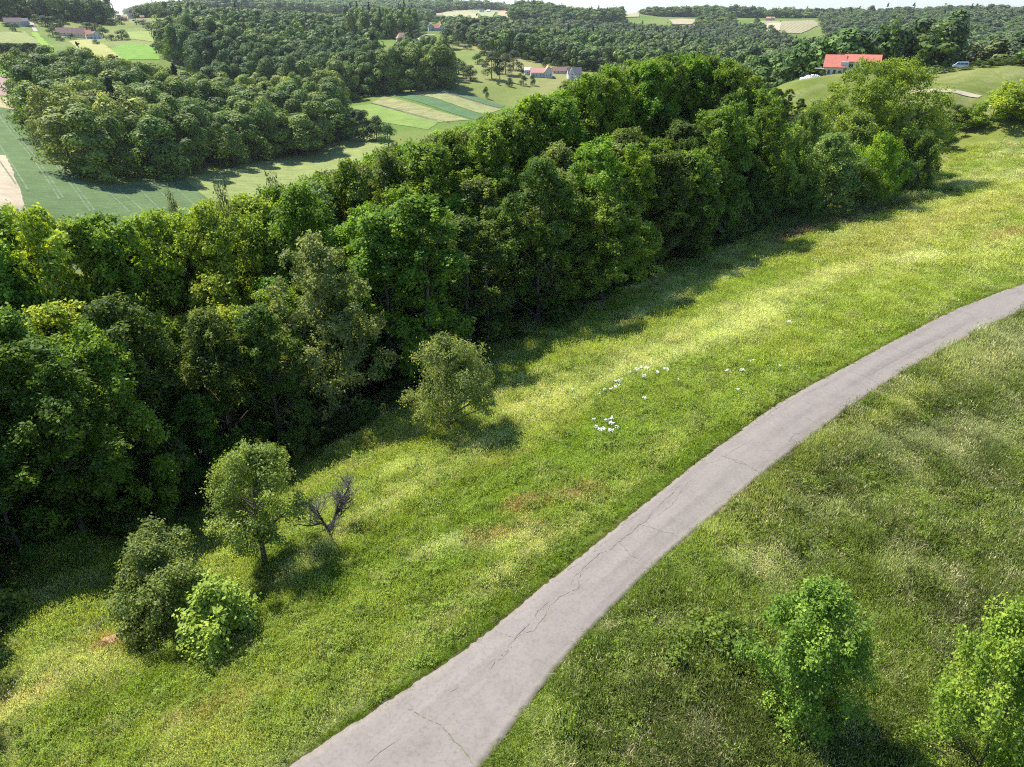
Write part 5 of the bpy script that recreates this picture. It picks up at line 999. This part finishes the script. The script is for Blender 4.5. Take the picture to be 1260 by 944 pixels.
    scatter('meadow_grass', np.column_stack([p, gh(p[:,0], p[:,1])]), scl, rot, c, pick, TUFTS, 'long meadow grass growing on both sides of the road', 'grass'); return n
print('grass tufts', grass())

# white umbels in clusters: every clump its own plant
M_petal = plain('white_umbel_florets', (.70,.71,.64), .7); M_stem = plain('flower_stems', (.12,.19,.04), .7)
def umbel_mesh(seed, n=14, R=.17):
    rng = np.random.default_rng(seed); V, F, S = [], [], []
    for k in range(n):
        a, q = rng.random()*6.28, math.sqrt(rng.random())*R; c = np.array([math.cos(a)*q, math.sin(a)*q, .42+rng.random()*.16]); m = 7; rr_ = rng.uniform(.045, .08); b = len(V); V.append(tuple(c+np.array([0, 0, .02])))
        for j in range(m): t = j/m*6.28; V.append((c[0]+math.cos(t)*rr_*rng.uniform(.75, 1.1), c[1]+math.sin(t)*rr_*rng.uniform(.75, 1.1), c[2]+rng.normal()*.008))
        F += [(b, b+1+j, b+1+(j+1) % m) for j in range(m)]; S.append(([(c[0]*.3, c[1]*.3, -.05), (c[0]*.6, c[1]*.6, .2), tuple(c)], [.007, .006, .004], 3))
    return py_mesh('florets', V, F, [M_petal]), tubes_mesh('stems', S, M_stem)
UM = [umbel_mesh(700+k, 8+3*k, .10+.035*k) for k in range(4)]
FL = [(220,378,0),(252,378,1),(308,347,0),(352,395,0),(368,382,1),(395,382,2),(410,375,2),(422,368,1),(425,350,2),(412,352,1),(435,342,0),(462,316,1),(490,305,3),(505,298,2),(525,300,3),(515,332,3),(545,278,0),(565,315,2),(595,300,3),(603,306,1),(643,342,0),(517,412,2),(330,487,1),(378,490,2),(397,482,2),(395,502,3),(340,515,2),(355,527,3),(367,524,2),(393,530,3),(415,517,2),(823,300,2),(878,298,3),(905,265,1),(922,260,2),(862,380,1),(1018,283,1),(1048,125,3),(940,47,1),(838,347,0)]
for i, (a, b, s) in enumerate(FL):
    px, py = 620+a/3, 360+b/3; x, y = G(px, py); x += .0; o = empty('white_flower_clump', (x, y, gz(x, y)), i*1.7, None, 'flowers')
    low = b > 470 and a < 450; mid_ = a < 700 and not low
    tag(o, 'white flower clump in the tight patch nearest the road bend' if low else 'white flower clump in the scattered row across the mown meadow' if mid_ else 'white flower clump standing apart towards the road' if b > 130 else 'single white flower clump in the pale grass farther up',
        None, 'white flowers of the tight patch' if low else 'white flowers of the scattered row' if mid_ else 'white flowers near the road' if b > 130 else 'white flowers farther up')
    q = .62+.15*s; o.scale = (q, q, 1.0); link('florets', UM[s][0], o); link('stems', UM[s][1], o)

# ------------------------------------------------------------------ air
def haze():
    zlo, zhi = float(Hh.min())-12, max(60.0, float(Hh.max())+34); R0 = 5200
    m, t, o = new_mat('haze_air'); v = nd(t, 'ShaderNodeVolumePrincipled', {'Color': (.95,.975,1,1), 'Density': HAZE, 'Anisotropy': .25}); t.links.new(v.outputs[0], o.inputs['Volume'])
    e_ = [(a, b, c) for a in (-R0, R0) for b in (-R0, R0) for c in (zlo, zhi)]
    tag(link('haze', py_mesh('haze', e_, [(0,1,3,2), (4,6,7,5), (0,4,5,1), (2,3,7,6), (0,2,6,4), (1,5,7,3)], [m])), kind='stuff')

haze()
